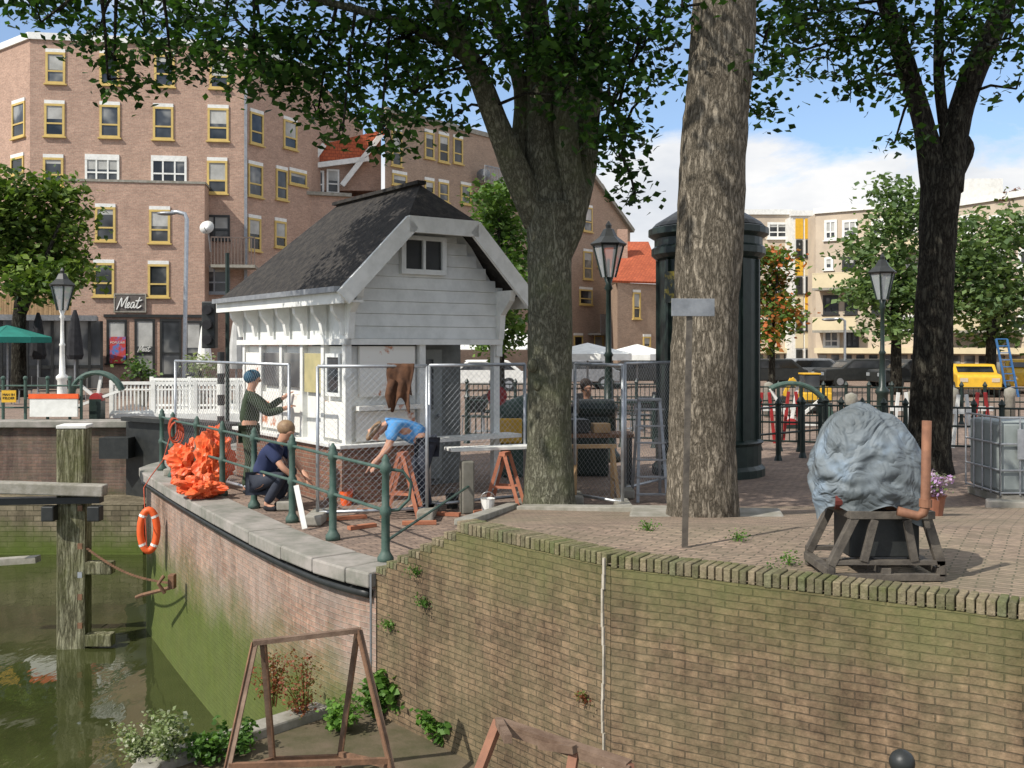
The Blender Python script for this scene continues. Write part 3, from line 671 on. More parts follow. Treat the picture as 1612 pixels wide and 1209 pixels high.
def quadrant(label,px,py,Y,r,a0,a1,zb):
    c=P(px,py,Y); t=thing('bridge_quadrant',label,'bridge machinery',(c.x,c.y,zb))
    m=MB(); n=18
    for dy in(-.08,.08):
        m.tube([(c.x+r*math.cos(a0+(a1-a0)*i/n),c.y+dy,c.z+r*math.sin(a0+(a1-a0)*i/n)) for i in range(n+1)],.06,8)
    m.build('toothed_rim',m_green,t)
    m=MB()
    for k in range(4):
        a=a0+(a1-a0)*k/3; m.beam((c.x,c.y,c.z),(c.x+r*math.cos(a),c.y,c.z+r*math.sin(a)),.07,.07)
    m.build('spokes',m_white,t)
    m=MB(); m.tube([(c.x,c.y-.12,c.z),(c.x,c.y+.12,c.z)],.16,14); m.build('hub',m_red,t)
    m=MB(); m.box((c.x,c.y,(c.z+zb)/2),(.3,.3,c.z-zb)); m.build('pedestal',m_gdk,t)
quadrant('curved green and white bridge quadrant on the far left quay',153,628,26.3,.68,math.radians(20),math.radians(200),.2)
quadrant('large green curved bridge quadrant right of the trees',1245,668,26,1.05,math.radians(0),math.radians(120),0)
lg=thing('lock_gate','dark green wooden lock gate beyond the quay tip','gate',(-7.5,24,-3))
m=MB(); m.beam((-6.1,22.8,-1.3),(-9.4,25.1,-1.3),.3,3.1); m.build('gate_leaf',m_dk,lg)
m=MB(); m.beam((-6.1,22.7,.33),(-9.4,25.0,.33),.5,.1); m.build('walkway',m_dk,lg)
m=MB(); m.box((XP(185,24.6),24.6,-.35),(.7,.5,.5)); m.build('gear_box',m_dk,lg)
st=thing('striped_pole','black and white striped pole left of the hut','pole',(XP(348,21),21,0))
for i in range(9):
    m=MB(); m.tube([(XP(348,21),21,i*.22+.001),(XP(348,21),21,i*.22+.219)],.075,10); m.build('band',(m_dk,m_white)[i%2],st)
ts=thing('traffic_signal','black traffic signal on a dark pole left of the hut','traffic light',(XP(355,24),24,0))
X=XP(358,24); m=MB(); m.tube([(X,24,0),(X,24,4.3)],.05,8); m.build('pole',m_gdk,ts)
m=MB(); m.box((X-.4,23.95,2.6),(.32,.25,1.1)); m.box((X-.15,24,2.9),(.3,.05,.05)); m.build('signal_head',m_dk,ts,bevel=.03)
for k in range(3):
    m=MB(); m.tube([(X-.4,23.8,2.95-k*.35),(X-.4,23.68,2.95-k*.35)],.11,12); m.build('hood',m_black,ts)
def tall(label,pts,r,head,Y,zb):
    t=thing('street_lamp',label,'street lamp',(XP(pts[0][0],Y),Y,zb)); m=MB()
    m.tube([(XP(pts[0][0],Y),Y,zb)]+[tuple(P(a,b,Y)) for a,b in pts],r,8); m.build('pole',m_galv,t,smooth=True)
    m=MB(); c=P(head[0],head[1],Y); m.ball(c,(.42,.16,.09),12,6); m.build('lamp_head',m_grey,t,smooth=True)
tall('tall grey street lamp in front of the shop',[(290,600),(294,345),(291,337),(280,334),(270,334)],.09,(262,336),42,.2)
tall('grey street lamp head reaching in at the left edge',[(-30,600),(-30,372),(-20,366),(0,364)],.08,(12,364),40,.2)
tall('thin grey street lamp in front of the tan flats',[(1330,600),(1330,505),(1325,502),(1312,502)],.07,(1306,503),52,0)
def lantern(label,px,Y,s,postmat,zb=0,ztop=4.35):
    X=XP(px,Y); t=thing('lantern_lamp',label,'street lamp',(X,Y,zb)); zl=ztop-1.05*s
    m=MB(); m.lathe((X,Y,zb),[(.22,0),(.22,.12),(.15,.2),(.13,.9),(.17,.95),(.17,1.02),(.085,1.1),(.065,1.9),(.09,1.94),(.055,2.0),(.045,zl-zb-.25),(.08,zl-zb-.2),(.05,zl-zb-.12),(.09,zl-zb)],14); m.build('post',postmat,t,smooth=True)
    a=.13*s;b_=.29*s;z0=zl;z1=zl+.62*s
    m=MB()
    for k in range(6):
        u=2*math.pi*k/6;v=2*math.pi*(k+1)/6
        m.quad((X+a*math.cos(u),Y+a*math.sin(u),z0),(X+a*math.cos(v),Y+a*math.sin(v),z0),(X+b_*math.cos(v),Y+b_*math.sin(v),z1),(X+b_*math.cos(u),Y+b_*math.sin(u),z1))
    m.build('glass',m_lglass,t)
    m=MB()
    for k in range(6):
        u=2*math.pi*k/6; m.tube([(X+a*math.cos(u),Y+a*math.sin(u),z0),(X+b_*math.cos(u),Y+b_*math.sin(u),z1)],.022*s,5)
    m.tube([(X,Y,z0),(X,Y,z0+.35*s)],.03*s,6)
    m.build('lantern_frame',m_gdk,t)
    m=MB(); m.lathe((X,Y,z1),[(b_+.03,-.02),(b_+.06,.02),(b_*.6,.16*s),(.12*s,.26*s),(.1*s,.3*s),(.05*s,.32*s),(.06*s,.38*s),(.01,.46*s)],6); m.build('cap',m_dk,t)
lantern('dark lantern street lamp standing between the hut and the advertising column',958,18.5,.95,m_gdk)
lantern('dark lantern street lamp in front of the tan flats on the right',1389,25,1.05,m_gdk)
lantern('lantern street lamp with white post on the far left quay',98,29.5,1.15,m_white,.2)
def dish(label,px,py,Y,r,mat):
    c=P(px,py,Y); t=thing('satellite_dish',label,'satellite dish',tuple(c)); n=16
    mm=MB(); mm.lathe((0,0,0),[(0.01,0),(r*.5,.04),(r,.16)],n); R=Matrix.Rotation(math.radians(70),3,'X')
    mm.v=[V(c)+R@v for v in mm.v]; mm.build('reflector',mat,t,smooth=True)
    m=MB(); m.tube([V(c)+V((0,.1,-.1)),V(c)+V((0,.5,-1.1))],.04,6); m.tube([V(c)+V((0,0,-r*.7)),V(c)+V((0,-.6,0))],.02,5); m.build('mount',m_grey,t)
dish('white satellite dish on the balcony beside the brick front',327,360,50.5,.36,m_white)
dish('grey satellite dish on the long flats above the hut',761,277,66,.45,m_grey)
# ---------------------------------------------------------------- hut
E0=V((-2.16,13.0)); U=V((.813,.582)).normalized(); W_=V((-U.y,U.x)); HA=math.atan2(U.y,U.x)
def h(u,v,z): q=E0+U*u+W_*v; return V((q.x,q.y,z))
def hb(m,u0,u1,v0,v1,z0,z1): m.box(h((u0+u1)/2,(v0+v1)/2,(z0+z1)/2),(u1-u0,v1-v0,z1-z0),HA)
hut=thing('bridge_keeper_hut','small white wooden hut with dark half hipped roof on the quay tip','hut',tuple(h(1.3,2.2,0)))
zE=2.87;zR=4.38;zH=3.86;WW=2.98;LL=4.55
m=MB()
r=[h(0,0,zE),h(0,LL,zE),h(1.49,3.26,zR),h(1.49,.6,zR),h(.97,0,zH),h(2.01,0,zH),h(WW,0,zE),h(WW,LL,zE)]
m.add(r,[(0,4,3,2,1),(4,5,3),(6,7,2,3,5),(1,2,7)]); rf=m.build('roof',m_roof,hut,solid=.07)
m=MB(); m.beam(h(1.49,.55,zR+.03),h(1.49,3.3,zR+.03),.14,.05); m.build('ridge_cap',m_roof,rf)
m=MB()
for a,b in(((0,zE),(.97,zH)),((.97,zH),(2.01,zH)),((2.01,zH),(WW,zE))):
    A_=h(a[0],-.04,a[1]-.13);B_=h(b[0],-.04,b[1]-.13); dd=(B_-A_).normalized(); m.beam(A_-dd*.03,B_+dd*.03,.06,.22)
m.build('bargeboard',m_white,hut)
for u_ in(-.02,WW+.02): m=MB(); m.beam(h(u_,-.02,zE-.12),h(u_,LL+.02,zE-.12),.05,.2); m.build('fascia',m_white,hut)
m=MB(); m.beam(h(-.08,0,zE-.04),h(-.08,LL,zE-.04),.09,.07); m.build('gutter',m_grey,hut)
m=MB(); hb(m,.0,.3,.02,LL,zE-.2,zE-.17); m.build('soffit',m_white,hut)
m=MB(); zb=2.2; v0=.4
while zb<zH-.05:
    z1=zb+.17
    def lim(z): return max(.27,(z-zE+.16)/ (zH-zE)*.97+.02)
    ul=.27 if z1<zE-.05 else lim(z1)
    m.box(h(WW/2,v0,(zb+z1)/2-.002),((WW-ul)-ul,.05,.166),mat=Matrix.Rotation(HA,3,'Z')@Matrix.Rotation(math.radians(-7),3,'X'))
    zb=z1
m.build('gable_boards',m_cream,hut)
m=MB(); hb(m,.29,WW-.29,.43,LL-.3,2.2,2.95); m.build('upper_core',m_cream,hut)
m=MB(); m.add([h(.29,.44,2.9),h(WW-.29,.44,2.9),h(2.05,.44,3.8),h(.93,.44,3.8)],[(0,1,2,3)]); m.build('gable_backing',m_cream,hut)
m=MB(); hb(m,.2,WW-.25,.33,.42,2.12,2.2); hb(m,.18,.28,.33,LL-.3,2.12,2.2)
hb(m,.22,.32,.36,.44,2.2,2.95); hb(m,WW-.34,WW-.24,.36,.44,1.95,2.95)
m.build('storey_trim',m_white,hut)
wnd=MB(); uc=1.38; zc=3.36
for a in((uc-.36,uc+.36,zc+.2,zc+.26),(uc-.36,uc+.36,zc-.27,zc-.2),(uc-.36,uc-.29,zc-.2,zc+.2),(uc+.29,uc+.36,zc-.2,zc+.2),(uc-.02,uc+.02,zc-.2,zc+.2)): hb(wnd,a[0],a[1],.29,.37,a[2],a[3])
wn=wnd.build('gable_window',m_cream,hut); m=MB(); hb(m,uc-.29,uc+.29,.335,.35,zc-.2,zc+.2); m.build('pane',m_dk,wn)
def bracket(pts,f,name):
    m=MB(); vs=f(pts,-.045)+f(pts,.045); n=len(pts)
    m.add(vs,[tuple(range(n)),tuple(range(n,2*n))[::-1]]+[(i,(i+1)%n,(i+1)%n+n,i+n) for i in range(n)]); m.build(name,m_white,hut)
for k in range(7):
    v=.45+k*.62
    bracket([(0.04,2.68),(.24,2.68),(.24,2.25),(.2,2.25),(.17,2.42),(.06,2.56)],lambda p,s,v=v:[h(a,v+s,z) for a,z in p],'eave_bracket')
for u_ in(.27,WW-.29):
    bracket([(.0,2.9),(.36,2.9),(.36,2.2),(.31,2.2),(.27,2.55),(.05,2.75)],lambda p,s,u_=u_:[h(u_+s,v,z) for v,z in p],'gable_bracket')
m=MB(); hb(m,.16,1.44,.36,LL-.35,0,.74); m.build('brick_base',m_hbrick,hut)
m=MB(); hb(m,.1,1.5,.3,LL-.3,.745,.8); m.build('sill',m_white,hut,bevel=.01)
m_patch=M('bare_primed_board',(.76,.74,.68),(.5,.2,.1),2.6,.75,bump=.1,lo=.6,hi=.65)
m=MB(); hb(m,.3,1.36,.5,LL-.5,.8,2.1); m.build('inner_wall',m_white,hut)
for a in((.45,1.3,1.42,2.1),(.4,1.3,.82,1.22)): m=MB(); hb(m,a[0],a[1],.42,.47,a[2],a[3]); m.build('front_panel',m_patch,hut)
m=MB(); hb(m,.38,1.36,.3,.45,1.24,1.3); m.build('shelf_board',m_patch,hut)
for u_ in(.22,1.36): m=MB(); hb(m,u_,u_+.09,.38,.48,.8,2.12); m.build('timber_post',m_white,hut)
for v_ in(1.05,1.75,2.5,3.3,4.0): m=MB(); hb(m,.22,.31,v_,v_+.09,.8,2.12); m.build('timber_post',m_white,hut)
for a in((.5,1.04,.85,1.35),(1.86,2.48,.85,1.4),(2.62,3.28,.85,1.4),(3.42,3.98,.85,2.)): m=MB(); hb(m,.235,.275,*a); m.build('side_panel',m_patch,hut)
for a in((1.86,2.48,1.5,2.0),(2.62,3.28,1.5,2.0)): m=MB(); hb(m,.25,.27,*a); m.build('window_opening',m_glass,hut)
m=MB(); hb(m,.24,.27,1.16,1.73,1.45,2.0); m.build('yellow_insulation',M('yellow_board',(.45,.39,.2),(.33,.3,.16),4,.9),hut)
wnd=MB()
for a in((.55,1.0,1.95,2.0),(.55,1.0,1.42,1.47),(.55,.6,1.47,1.95),(.95,1.0,1.47,1.95)): hb(wnd,.22,.27,a[0],a[1],a[2],a[3])
wn=wnd.build('side_window',m_cream,hut); m=MB(); hb(m,.24,.25,.6,.95,1.47,1.95); m.build('pane',m_glass,wn)
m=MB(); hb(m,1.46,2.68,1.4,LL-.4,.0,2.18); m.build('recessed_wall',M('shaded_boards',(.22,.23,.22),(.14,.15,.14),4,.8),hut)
dr=MB(); hb(dr,1.62,2.3,1.33,1.39,.1,2.05); dr=dr.build('door',M('grey_door',(.3,.32,.31),(.24,.26,.25),3,.6),hut)
m=MB(); hb(m,1.78,2.14,1.31,1.328,1.15,1.9); m.build('pane',m_glass,dr)
m=MB(); m.ball(h(2.22,1.3,1.05),.03); m.build('handle',m_grey,dr)
m=MB(); hb(m,2.62,2.72,.4,.5,0,2.12); m.build('porch_post',m_cream,hut)
m=MB(); hb(m,1.5,2.9,.1,.45,.78,.83); m.build('counter_board',m_white,hut)
# ---------------------------------------------------------------- green quay railing
posts=[(607,885),(524,850),(460,822),(400,800),(350,780),(310,765),(272,752),(255,741)]
pp=[G(a,b) for a,b in posts]
rl=thing('quay_railing','green iron railing along the quay edge below the hut','railing',tuple(pp[3]))
for p in pp:
    m=MB(); m.lathe(p,[(.08,.0),(.08,.05),(.052,.09),(.042,.12),(.042,.45),(.057,.47),(.057,.52),(.038,.55),(.036,.86),(.054,.88),(.054,.95),(.036,.97),(.04,1.0),(.01,1.05)],12); m.build('post',m_green,rl,smooth=True)
for z in(.5,.91):
    m=MB(); m.tube([p+V((0,0,z)) for p in pp],.018,8); m.build('rail',m_green,rl)
m=MB(); q=pp[0]; m.tube([q+V((0,0,.91)),q+V((.16,.05,.88)),q+V((.24,.1,.76)),q+V((.22,.1,.6)),q+V((.12,.05,.5)),q+V((0,0,.5))],.016,6); m.build('scroll_end',m_green,rl,smooth=True)
m=MB(); m.tube([q+V((0,0,.2)),q+V((.7,2.9,.35))],.016,6); m.build('lower_bar',m_green,rl)
def fence(label,a,b,ht=1.86,wire=.08,mat=m_galv):
    a=V((XP(a[0],a[1]),a[1],0)); b=V((XP(b[0],b[1]),b[1],0))
    t=thing('construction_fence',label,'fence',tuple((a+b)/2),'temporary fences round the hut')
    m=MB(); z0=.12; up=V((0,0,1))
    A=a+up*z0;B=b+up*z0;C=b+up*ht;D=a+up*ht
    for p,q in((a,D),(b,C),(D,C),(A,B)): m.tube([p,q],.021,8)
    m.build('frame',mat,t,smooth=True)
    m=MB(); Ln=(b-a).length; d=(b-a).normalized(); Hh=ht-z0
    s=-Hh
    while s<Ln:
        s0=max(s,0);s1=min(s+Hh,Ln)
        if s1>s0:
            m.tube([A+d*s0+up*(s0-s),A+d*s1+up*(s1-s)],.0015,3,False)
            m.tube([A+d*s0+up*(Hh-(s0-s)),A+d*s1+up*(Hh-(s1-s))],.0015,3,False)
        s+=wire
    m.build('wire_mesh',mat,t)
    for p in(a,b):
        m=MB(); m.box(p+V((0,0,.07)),(.2,.6,.12)); m.build('foot_block',m_conc,t,bevel=.02)
fence('temporary wire fence panel left of the hut behind the orange bags',(276,16.6),(455,13.2))
fence('wire fence panel before the hut gable with a jacket hung over it',(500,12.1),(672,12.4))
fence('wire fence panel between the hut gable and the leaning elm trunk',(676,12.7),(826,13.5))
fence('wire fence panel right of the elm trunk before the work tables',(905,13.6),(980,12.9))
fence('wire fence panel between the lantern lamp and the poplar trunk',(984,14.2),(1060,15.5))
jt=thing('hanging_jacket','brown jacket hung over the top of the wire fence','jacket',(XP(628,12.3),12.3,1.35))
m=MB(); n=20;rows=12
X0=XP(610,12.3);X1=XP(650,12.3)
for side in(-1,1):
    base=len(m.v)
    for j in range(rows+1):
        for i in range(n+1):
            f=i/n;g=j/rows; wv=.035*math.sin(f*11+g*3)*g+.02*noise.noise(V((f*6,g*6,side)))
            xx=(X0+X1)/2+(f-.5)*(X1-X0)*(1.02-.25*g+.1*math.sin(g*6+f)); z=1.89-g*(.5 if side<0 else .3)-.09*math.sin(f*7+1)*g
            m.v.append(V((xx,12.33+side*(.025+.03*g+wv),z)))
    for j in range(rows):
        for i in range(n): a=base+j*(n+1)+i; m.f.append((a,a+1,a+n+2,a+n+1))
m.build('cloth',m_brownc,jt,smooth=True,solid=.01)
m=MB(); m.tube([(X0+.06,12.27,1.7),(X0+.01,12.26,1.5),(X0+.05,12.25,1.36)],[.05,.04,.035],8); m.build('sleeve',m_brownc,jt,smooth=True)
def bag(label,px,py,sx_,sz,seed=0):
    g=G(px,py); t=MB(); n=44;mm=26
    for i in range(mm+1):
        ph=math.pi*i/mm; ph=min(max(ph,.03),math.pi-.03)
        for k in range(n):
            a=2*math.pi*k/n; d=V((math.sin(ph)*math.cos(a),math.sin(ph)*math.sin(a),-math.cos(ph)))
            q=1+.5*noise.noise(d*2.+V((seed,0,0)))-.45*abs(noise.noise(d*3.4+V((0,seed,0))))+.22*abs(noise.noise(d*8+V((0,0,seed))))
            t.v.append(g+V((d.x*sx_*q,d.y*.3*q,max(-sz*.9,d.z*sz*q)+sz*.9)))
    for i in range(mm):
        for k in range(n): a=i*n+k;b=i*n+(k+1)%n; t.f.append((a,b,b+n,a+n))
    o=t.build('rubble_bag',m_sheet); tag(o,label,'bag')
bag('bright orange plastic sack behind the green railing, nearest the lifebuoy',300,762,.33,.33,seed=1)
bag('taller orange plastic sack leaning beside the olive jacketed worker',336,768,.25,.44,seed=4)
bag('low orange sack crumpled on the quay coping',318,785,.3,.17,seed=8)
rp=MB(); g=pp[6]
for k in range(5):
    rp.tube([(g.x+.03+.02*k+(.07+.01*k)*math.cos(a),g.y-.09-.012*k,g.z+.8-.02*k+(.16+.02*(k%3))*math.sin(a)) for a in [2*math.pi*i/14 for i in range(15)]],.012,5)
rp.tube([(g.x,g.y-.1,g.z+.7),(g.x-.1,g.y-.15,g.z+.3),(g.x-.25,g.y-.3,0.05),(g.x-.3,g.y-.45,-.1),(g.x-.02,g.y-1.1,-.9)],.009,5)
tag(rp.build('rope_coil',m_rope,smooth=True),'reddish orange rope coiled over the last railing post','rope')
lb=thing('lifebuoy','orange ring lifebuoy hanging on the quay wall','lifebuoy',tuple(P(234,835,15.6)))
c=P(234,835,15.5); m=MB(); tx=V((1,.25,0)).normalized()
n=28
ring=[c+tx*math.cos(2*math.pi*i/n)*.12+V((0,0,1))*math.sin(2*math.pi*i/n)*.31 for i in range(n+1)]
m.tube(ring,.055,10,False); m.build('ring',m_orange,lb,smooth=True)
for k in range(4):
    j=int(n*(k+.5)/4); m=MB(); m.tube([ring[j],ring[j].lerp(ring[j+1],.7)],.058,10,False); m.build('band',m_white,lb)
mh=thing('mooring_bracket','rusty mooring bracket on the quay wall','mooring bracket',tuple(P(270,915,14.4)))
c=P(271,915,14.35); m=MB(); m.box(c,(.09,.12,.2)); m.tube([c+V((-.08,-.1,.1)),c+V((-.14,-.16,0)),c+V((-.06,-.12,-.14))],.03,6); m.build('bracket',m_rust,mh,bevel=.02)
ch=MB(); a=P(135,862,16.2);b=P(268,918,14.4)
for i in range(70):
    t=i/69; p=a.lerp(b,t)-V((0,0,.12*math.sin(math.pi*t))); rr=Matrix.Rotation(i*math.pi/2,3,'X')
    ch.box(p,(.045,.012,.03),mat=rr)
tag(ch.build('mooring_chain',m_rust),'rusty chain sagging from the timber post to the quay wall','chain')
fb=MB(); fb.tube([P(215,940,15.0),P(222,937,14.9),P(250,930,14.5),P(268,925,14.3)],.03,6); tag(fb.build('fender_bar',m_rust),'dark iron bar along the wall above the algae','bar')
tp=thing('mooring_post','thick weathered timber post standing in the water with white top','post',tuple(P(118,1015,16.3)))
m=MB(); m.box((XP(117,16.3),16.3,-1.15),(.44,.42,3.9),.15); m.build('timber',m_poleb,tp,bevel=.03)
m=MB(); m.box((XP(118,16.3),16.3,.82),(.46,.44,.06),.15); m.build('white_cap',m_white,tp,bevel=.015)
for k,py in enumerate((800,860,905,940,985)):
    m=MB(); c=P(126,py,16.05); m.box(c,(.07,.03,.09)); m.build('bolt_plate',m_galv if k in(2,) else m_rust,tp)
for py in(893,1006):
    m=MB(); c=P(158,py,16.2); m.box(c,(.42,.2,.2)); m.build('short_arm',m_poleb,tp,bevel=.02)
bm_=thing('fender_beam','long pale fender beam fixed across the timber post','beam',tuple(P(60,775,16)))
m=MB(); m.beam(P(-60,765,15.9),P(166,772,16.0),.25,.18); m.build('top_beam',m_conc,bm_,bevel=.02)
m=MB(); m.beam(P(-60,790,16.0),P(160,786,16.1),.2,.1); m.build('lower_beam',m_dk,bm_)
for px in(78,150):
    m=MB(); c=P(px,808,15.95); m.box(c,(.2,.18,.24)); m.build('floodlight',m_dk,bm_,bevel=.02)
b2=MB(); b2.beam(P(-60,888,16.6),P(60,880,16.6),.2,.1); tag(b2.build('floating_timber',m_conc),'pale timber just above the water at the left edge','timber')
# ---------------------------------------------------------------- advertising column
X=3.24;Y=16.8
ac=thing('advertising_column','tall dark round advertising column behind the poplar trunk','advertising column',(X,Y,0))
m=MB(); m.lathe((X,Y,0),[(.92,0),(.92,.12),(.86,.18),(.86,.5),(.9,.55),(.82,.6),(.82,3.5),(.86,3.52)],32); m.build('drum',m_gdk,ac)
m=MB(); m.lathe((X,Y,0),[(.84,3.52),(.93,3.6),(.93,3.7),(.88,3.74),(.88,3.86),(.98,3.92),(.98,4.02),(.9,4.05)],32); m.build('cornice',m_gdk,ac)
m=MB(); m.lathe((X,Y,0),[(.92,4.053),(.86,4.12),(.5,4.34),(.1,4.42),(.08,4.48),(.01,4.52)],32); m.build('roof',m_dk,ac)
for k in range(12):
    a=2*math.pi*k/12; m=MB(); m.box((X+.835*math.cos(a),Y+.835*math.sin(a),2.05),(.05,.05,2.9),a); m.build('rib',m_gdk,ac)
m=MB(); m.box((X-.68,Y-.52,3.05),(.3,.02,.5),-.9); m.build('poster_panel',M('poster_dark',(.05,.06,.05),(.45,.35,.05),5,.5,lo=.5,hi=.6),ac)
# ---------------------------------------------------------------- TREES
def zoff(Y): return .57 if Y<8.6 else max(0,.57*(13.3-Y)/4.7)
def limb(m,pts,rs,n=14,sub=5,fine=.03):
    q=[V(p) for p in pts]; Pn=[];Rn=[]
    for i in range(len(q)-1):
        a=q[max(i-1,0)];b=q[i];c=q[i+1];d=q[min(i+2,len(q)-1)]
        for k in range(sub):
            t=k/sub; Pn.append(.5*((2*b)+(c-a)*t+(2*a-5*b+4*c-d)*t*t+(3*b-a-3*c+d)*t**3)); Rn.append(rs[i]+(rs[i+1]-rs[i])*t)
    Pn.append(q[-1]);Rn.append(rs[-1])
    s=len(m.v); m.tube(Pn,Rn,n)
    for i in range(s,len(m.v)):
        v=m.v[i]; k=i-s; c=Pn[k//n]; d=v-c; f=1+.1*noise.noise(V((v.x*2.5,v.y*2.5,v.z*1.1)))+.04*noise.noise(v*8)+(fine*noise.noise(V((v.x*16,v.y*16,v.z*4))) if n>=20 else 0); m.v[i]=c+d*f
    return Pn
def blobs(lst,Y,dens=1.,thick=.9):
    out=[]
    for b in lst:
        px,py,rx,ry=b[:4]; yy=Y+random.uniform(-.8,.8); c=P(px,py,yy); k=yy/F
        out.append((tuple(c),(rx*k*.92,thick,ry*k*.92),max(4,int(dens*rx*ry/230*(b[4] if len(b)>4 else 1)))))
    return out
Y=12.9; t1=thing('elm_tree','dark forked elm right of the hut with leaves hanging over it','tree',(XP(865,Y),Y,zoff(Y)))
m=MB(); RT=[]
limb(m,[P(866,812,Y),P(864,770,Y),P(864,690,Y),P(866,560,Y),P(864,420,Y),P(868,320,Y)],[.37,.315,.29,.275,.285,.32],32,9,.015)
RT+=limb(m,[P(870,350,Y),P(852,220,Y),P(850,100,Y),P(835,-40,Y),P(830,-250,Y)],[.26,.22,.19,.17,.13],20)[8:]
RT+=limb(m,[P(848,350,Y),P(798,235,Y-.3),P(755,125,Y-.6),P(700,10,Y-.9),P(640,-110,Y-1.2)],[.2,.165,.135,.11,.07],14)[6:]
RT+=limb(m,[P(890,360,Y),P(915,270,Y+.2),P(930,120,Y+.3),P(950,-60,Y+.4),P(965,-250,Y+.4)],[.22,.19,.17,.14,.1],14)[6:]
limb(m,[P(880,400,Y),P(905,330,Y-.1),P(890,200,Y-.2),P(895,0,Y-.3),P(900,-200,Y-.3)],[.17,.16,.15,.13,.08],12)
RT+=limb(m,[P(810,270,Y),P(820,140,Y),P(780,20,Y),P(760,-120,Y)],[.12,.1,.09,.06],10)[5:]
RT+=limb(m,[P(740,95,Y-.5),P(640,40,Y-.8),P(500,0,Y-1.2),P(330,-30,Y-1.8),P(160,-10,Y-2.3)],[.08,.06,.045,.03,.012],8)
RT+=limb(m,[P(930,130,Y+.2),P(970,180,Y),P(985,260,Y-.1)],[.05,.03,.01],6)
for px,py in((838,575),(846,605)): m.ball(P(px,py,Y-.2),(.07,.08,.09),10,8)
m.build('trunk',m_bark1,t1,smooth=True)
tw_=MB()
bl=[(90,20,50,20),(65,35,25,12),(180,95,38,42),(155,50,50,40),(170,125,25,22),(230,50,60,45),(270,110,30,22),(300,40,80,42),(345,95,50,38),(400,60,85,60),(420,125,45,50),(480,80,80,75),(500,180,28,38),(560,140,70,75),(600,205,45,42),(540,205,20,32),(640,60,110,85),(655,150,70,62,.8),(735,40,90,60,.8),(765,110,40,45,.5),(712,185,28,28,.6),(840,50,95,70,.8),(920,70,110,85,.8),(885,150,45,60,.5),(962,170,55,85,.85),(975,250,38,55),(1000,312,24,15),(1005,70,55,68,.85),(1050,20,25,40),(940,220,35,45,.6),(1015,150,26,28),
 (120,-20,120,30),(300,-40,160,50),(500,-50,220,70),(700,-60,200,90),(900,-80,200,90)]
leafmesh('crown',blobs(bl,11.9,1.6,.9),.108,m_leaf,t1,.17,15,tw_,.006,root=RT)
up=[((x,y,z),(1.6,1.6,1.2),62) for x,y,z in((-3.5,11,8.4),(-1,12.5,8.5),(1,13.5,8.2),(2.5,14.5,9),(-.5,14.5,9.5),(3,12.5,8.8),(0,13,11),(-4,9.5,8.6),(-2.4,9.3,8.2),(-1.2,10.8,8.0),(-5,10.5,9.2),(0.5,11.3,8.3))]
leafmesh('unseen_shade_crown',up,.2,m_leafU,t1,.35,13)  # foliage above the view, added towards the sun to shade what hangs below
tw_.build('twigs',m_bark3,t1)
Y=10.6; t2=thing('poplar_tree','straight thick trunk with pale furrowed bark on the terrace','tree',(XP(1105,Y),Y,zoff(Y)))
m=MB(); RT=limb(m,[P(1104,845,Y),P(1105,800,Y),P(1106,650,Y),P(1115,400,Y),P(1128,200,Y),P(1140,0,Y),P(1148,-250,Y),P(1150,-500,Y)],[.41,.37,.35,.345,.335,.325,.3,.25],48,14,.03)[30:]
m.build('trunk',m_bark2,t2,smooth=True)
tw_=MB()
leafmesh('crown',blobs([(1195,185,26,38),(1205,60,30,58),(1192,120,20,45),(1075,10,28,32),(1210,-30,60,40)],11.0,1.4,.4)+[((2.5,10.5,9.2),(1.5,1.5,1.),60),((1.2,9.5,10),(1.3,1.3,1.),50),((-.6,7.6,8.6),(1.,1.,.8),22)],.105,m_leaf,t2,.15,15,tw_,.006,root=RT)  # last sparse clump is out of view, added to dapple the trunk
tw_.build('twigs',m_bark3,t2)
m=MB(); g=P(1110,822,Y); m.prism([(g.x-.85,g.y-.35),(g.x+.72,g.y-.62),(g.x+.9,g.y+.45),(g.x-.7,g.y+.6)],.2,.345); tag(m.build('tree_slab',m_conc,bevel=.03),'low mossy concrete slab around the foot of the pale trunk','slab')
Y=16.8; t3=thing('dark_forked_tree','dark shaded tree forking high at the right of the square','tree',(XP(1462,Y),Y,0))
m=MB(); limb(m,[P(1462,752,Y),P(1464,700,Y),P(1468,560,Y),P(1475,400,Y),P(1482,270,Y)],[.44,.34,.31,.28,.32],24,8)
RT=limb(m,[P(1475,300,Y),P(1455,200,Y),P(1425,100,Y),P(1385,-30,Y),P(1350,-200,Y)],[.25,.18,.155,.14,.1],12)[8:]
RT+=limb(m,[P(1488,300,Y),P(1505,200,Y),P(1535,110,Y),P(1590,-20,Y),P(1620,-200,Y)],[.27,.21,.2,.17,.12],12)[8:]
limb(m,[P(1500,280,Y),P(1525,235,Y),P(1505,205,Y)],[.14,.1,.08],8)
RT+=limb(m,[P(1490,220,Y),P(1478,120,Y),P(1480,-40,Y)],[.11,.09,.07],8)[4:]
m.build('trunk',m_bark3,t3,smooth=True)
tw_=MB()
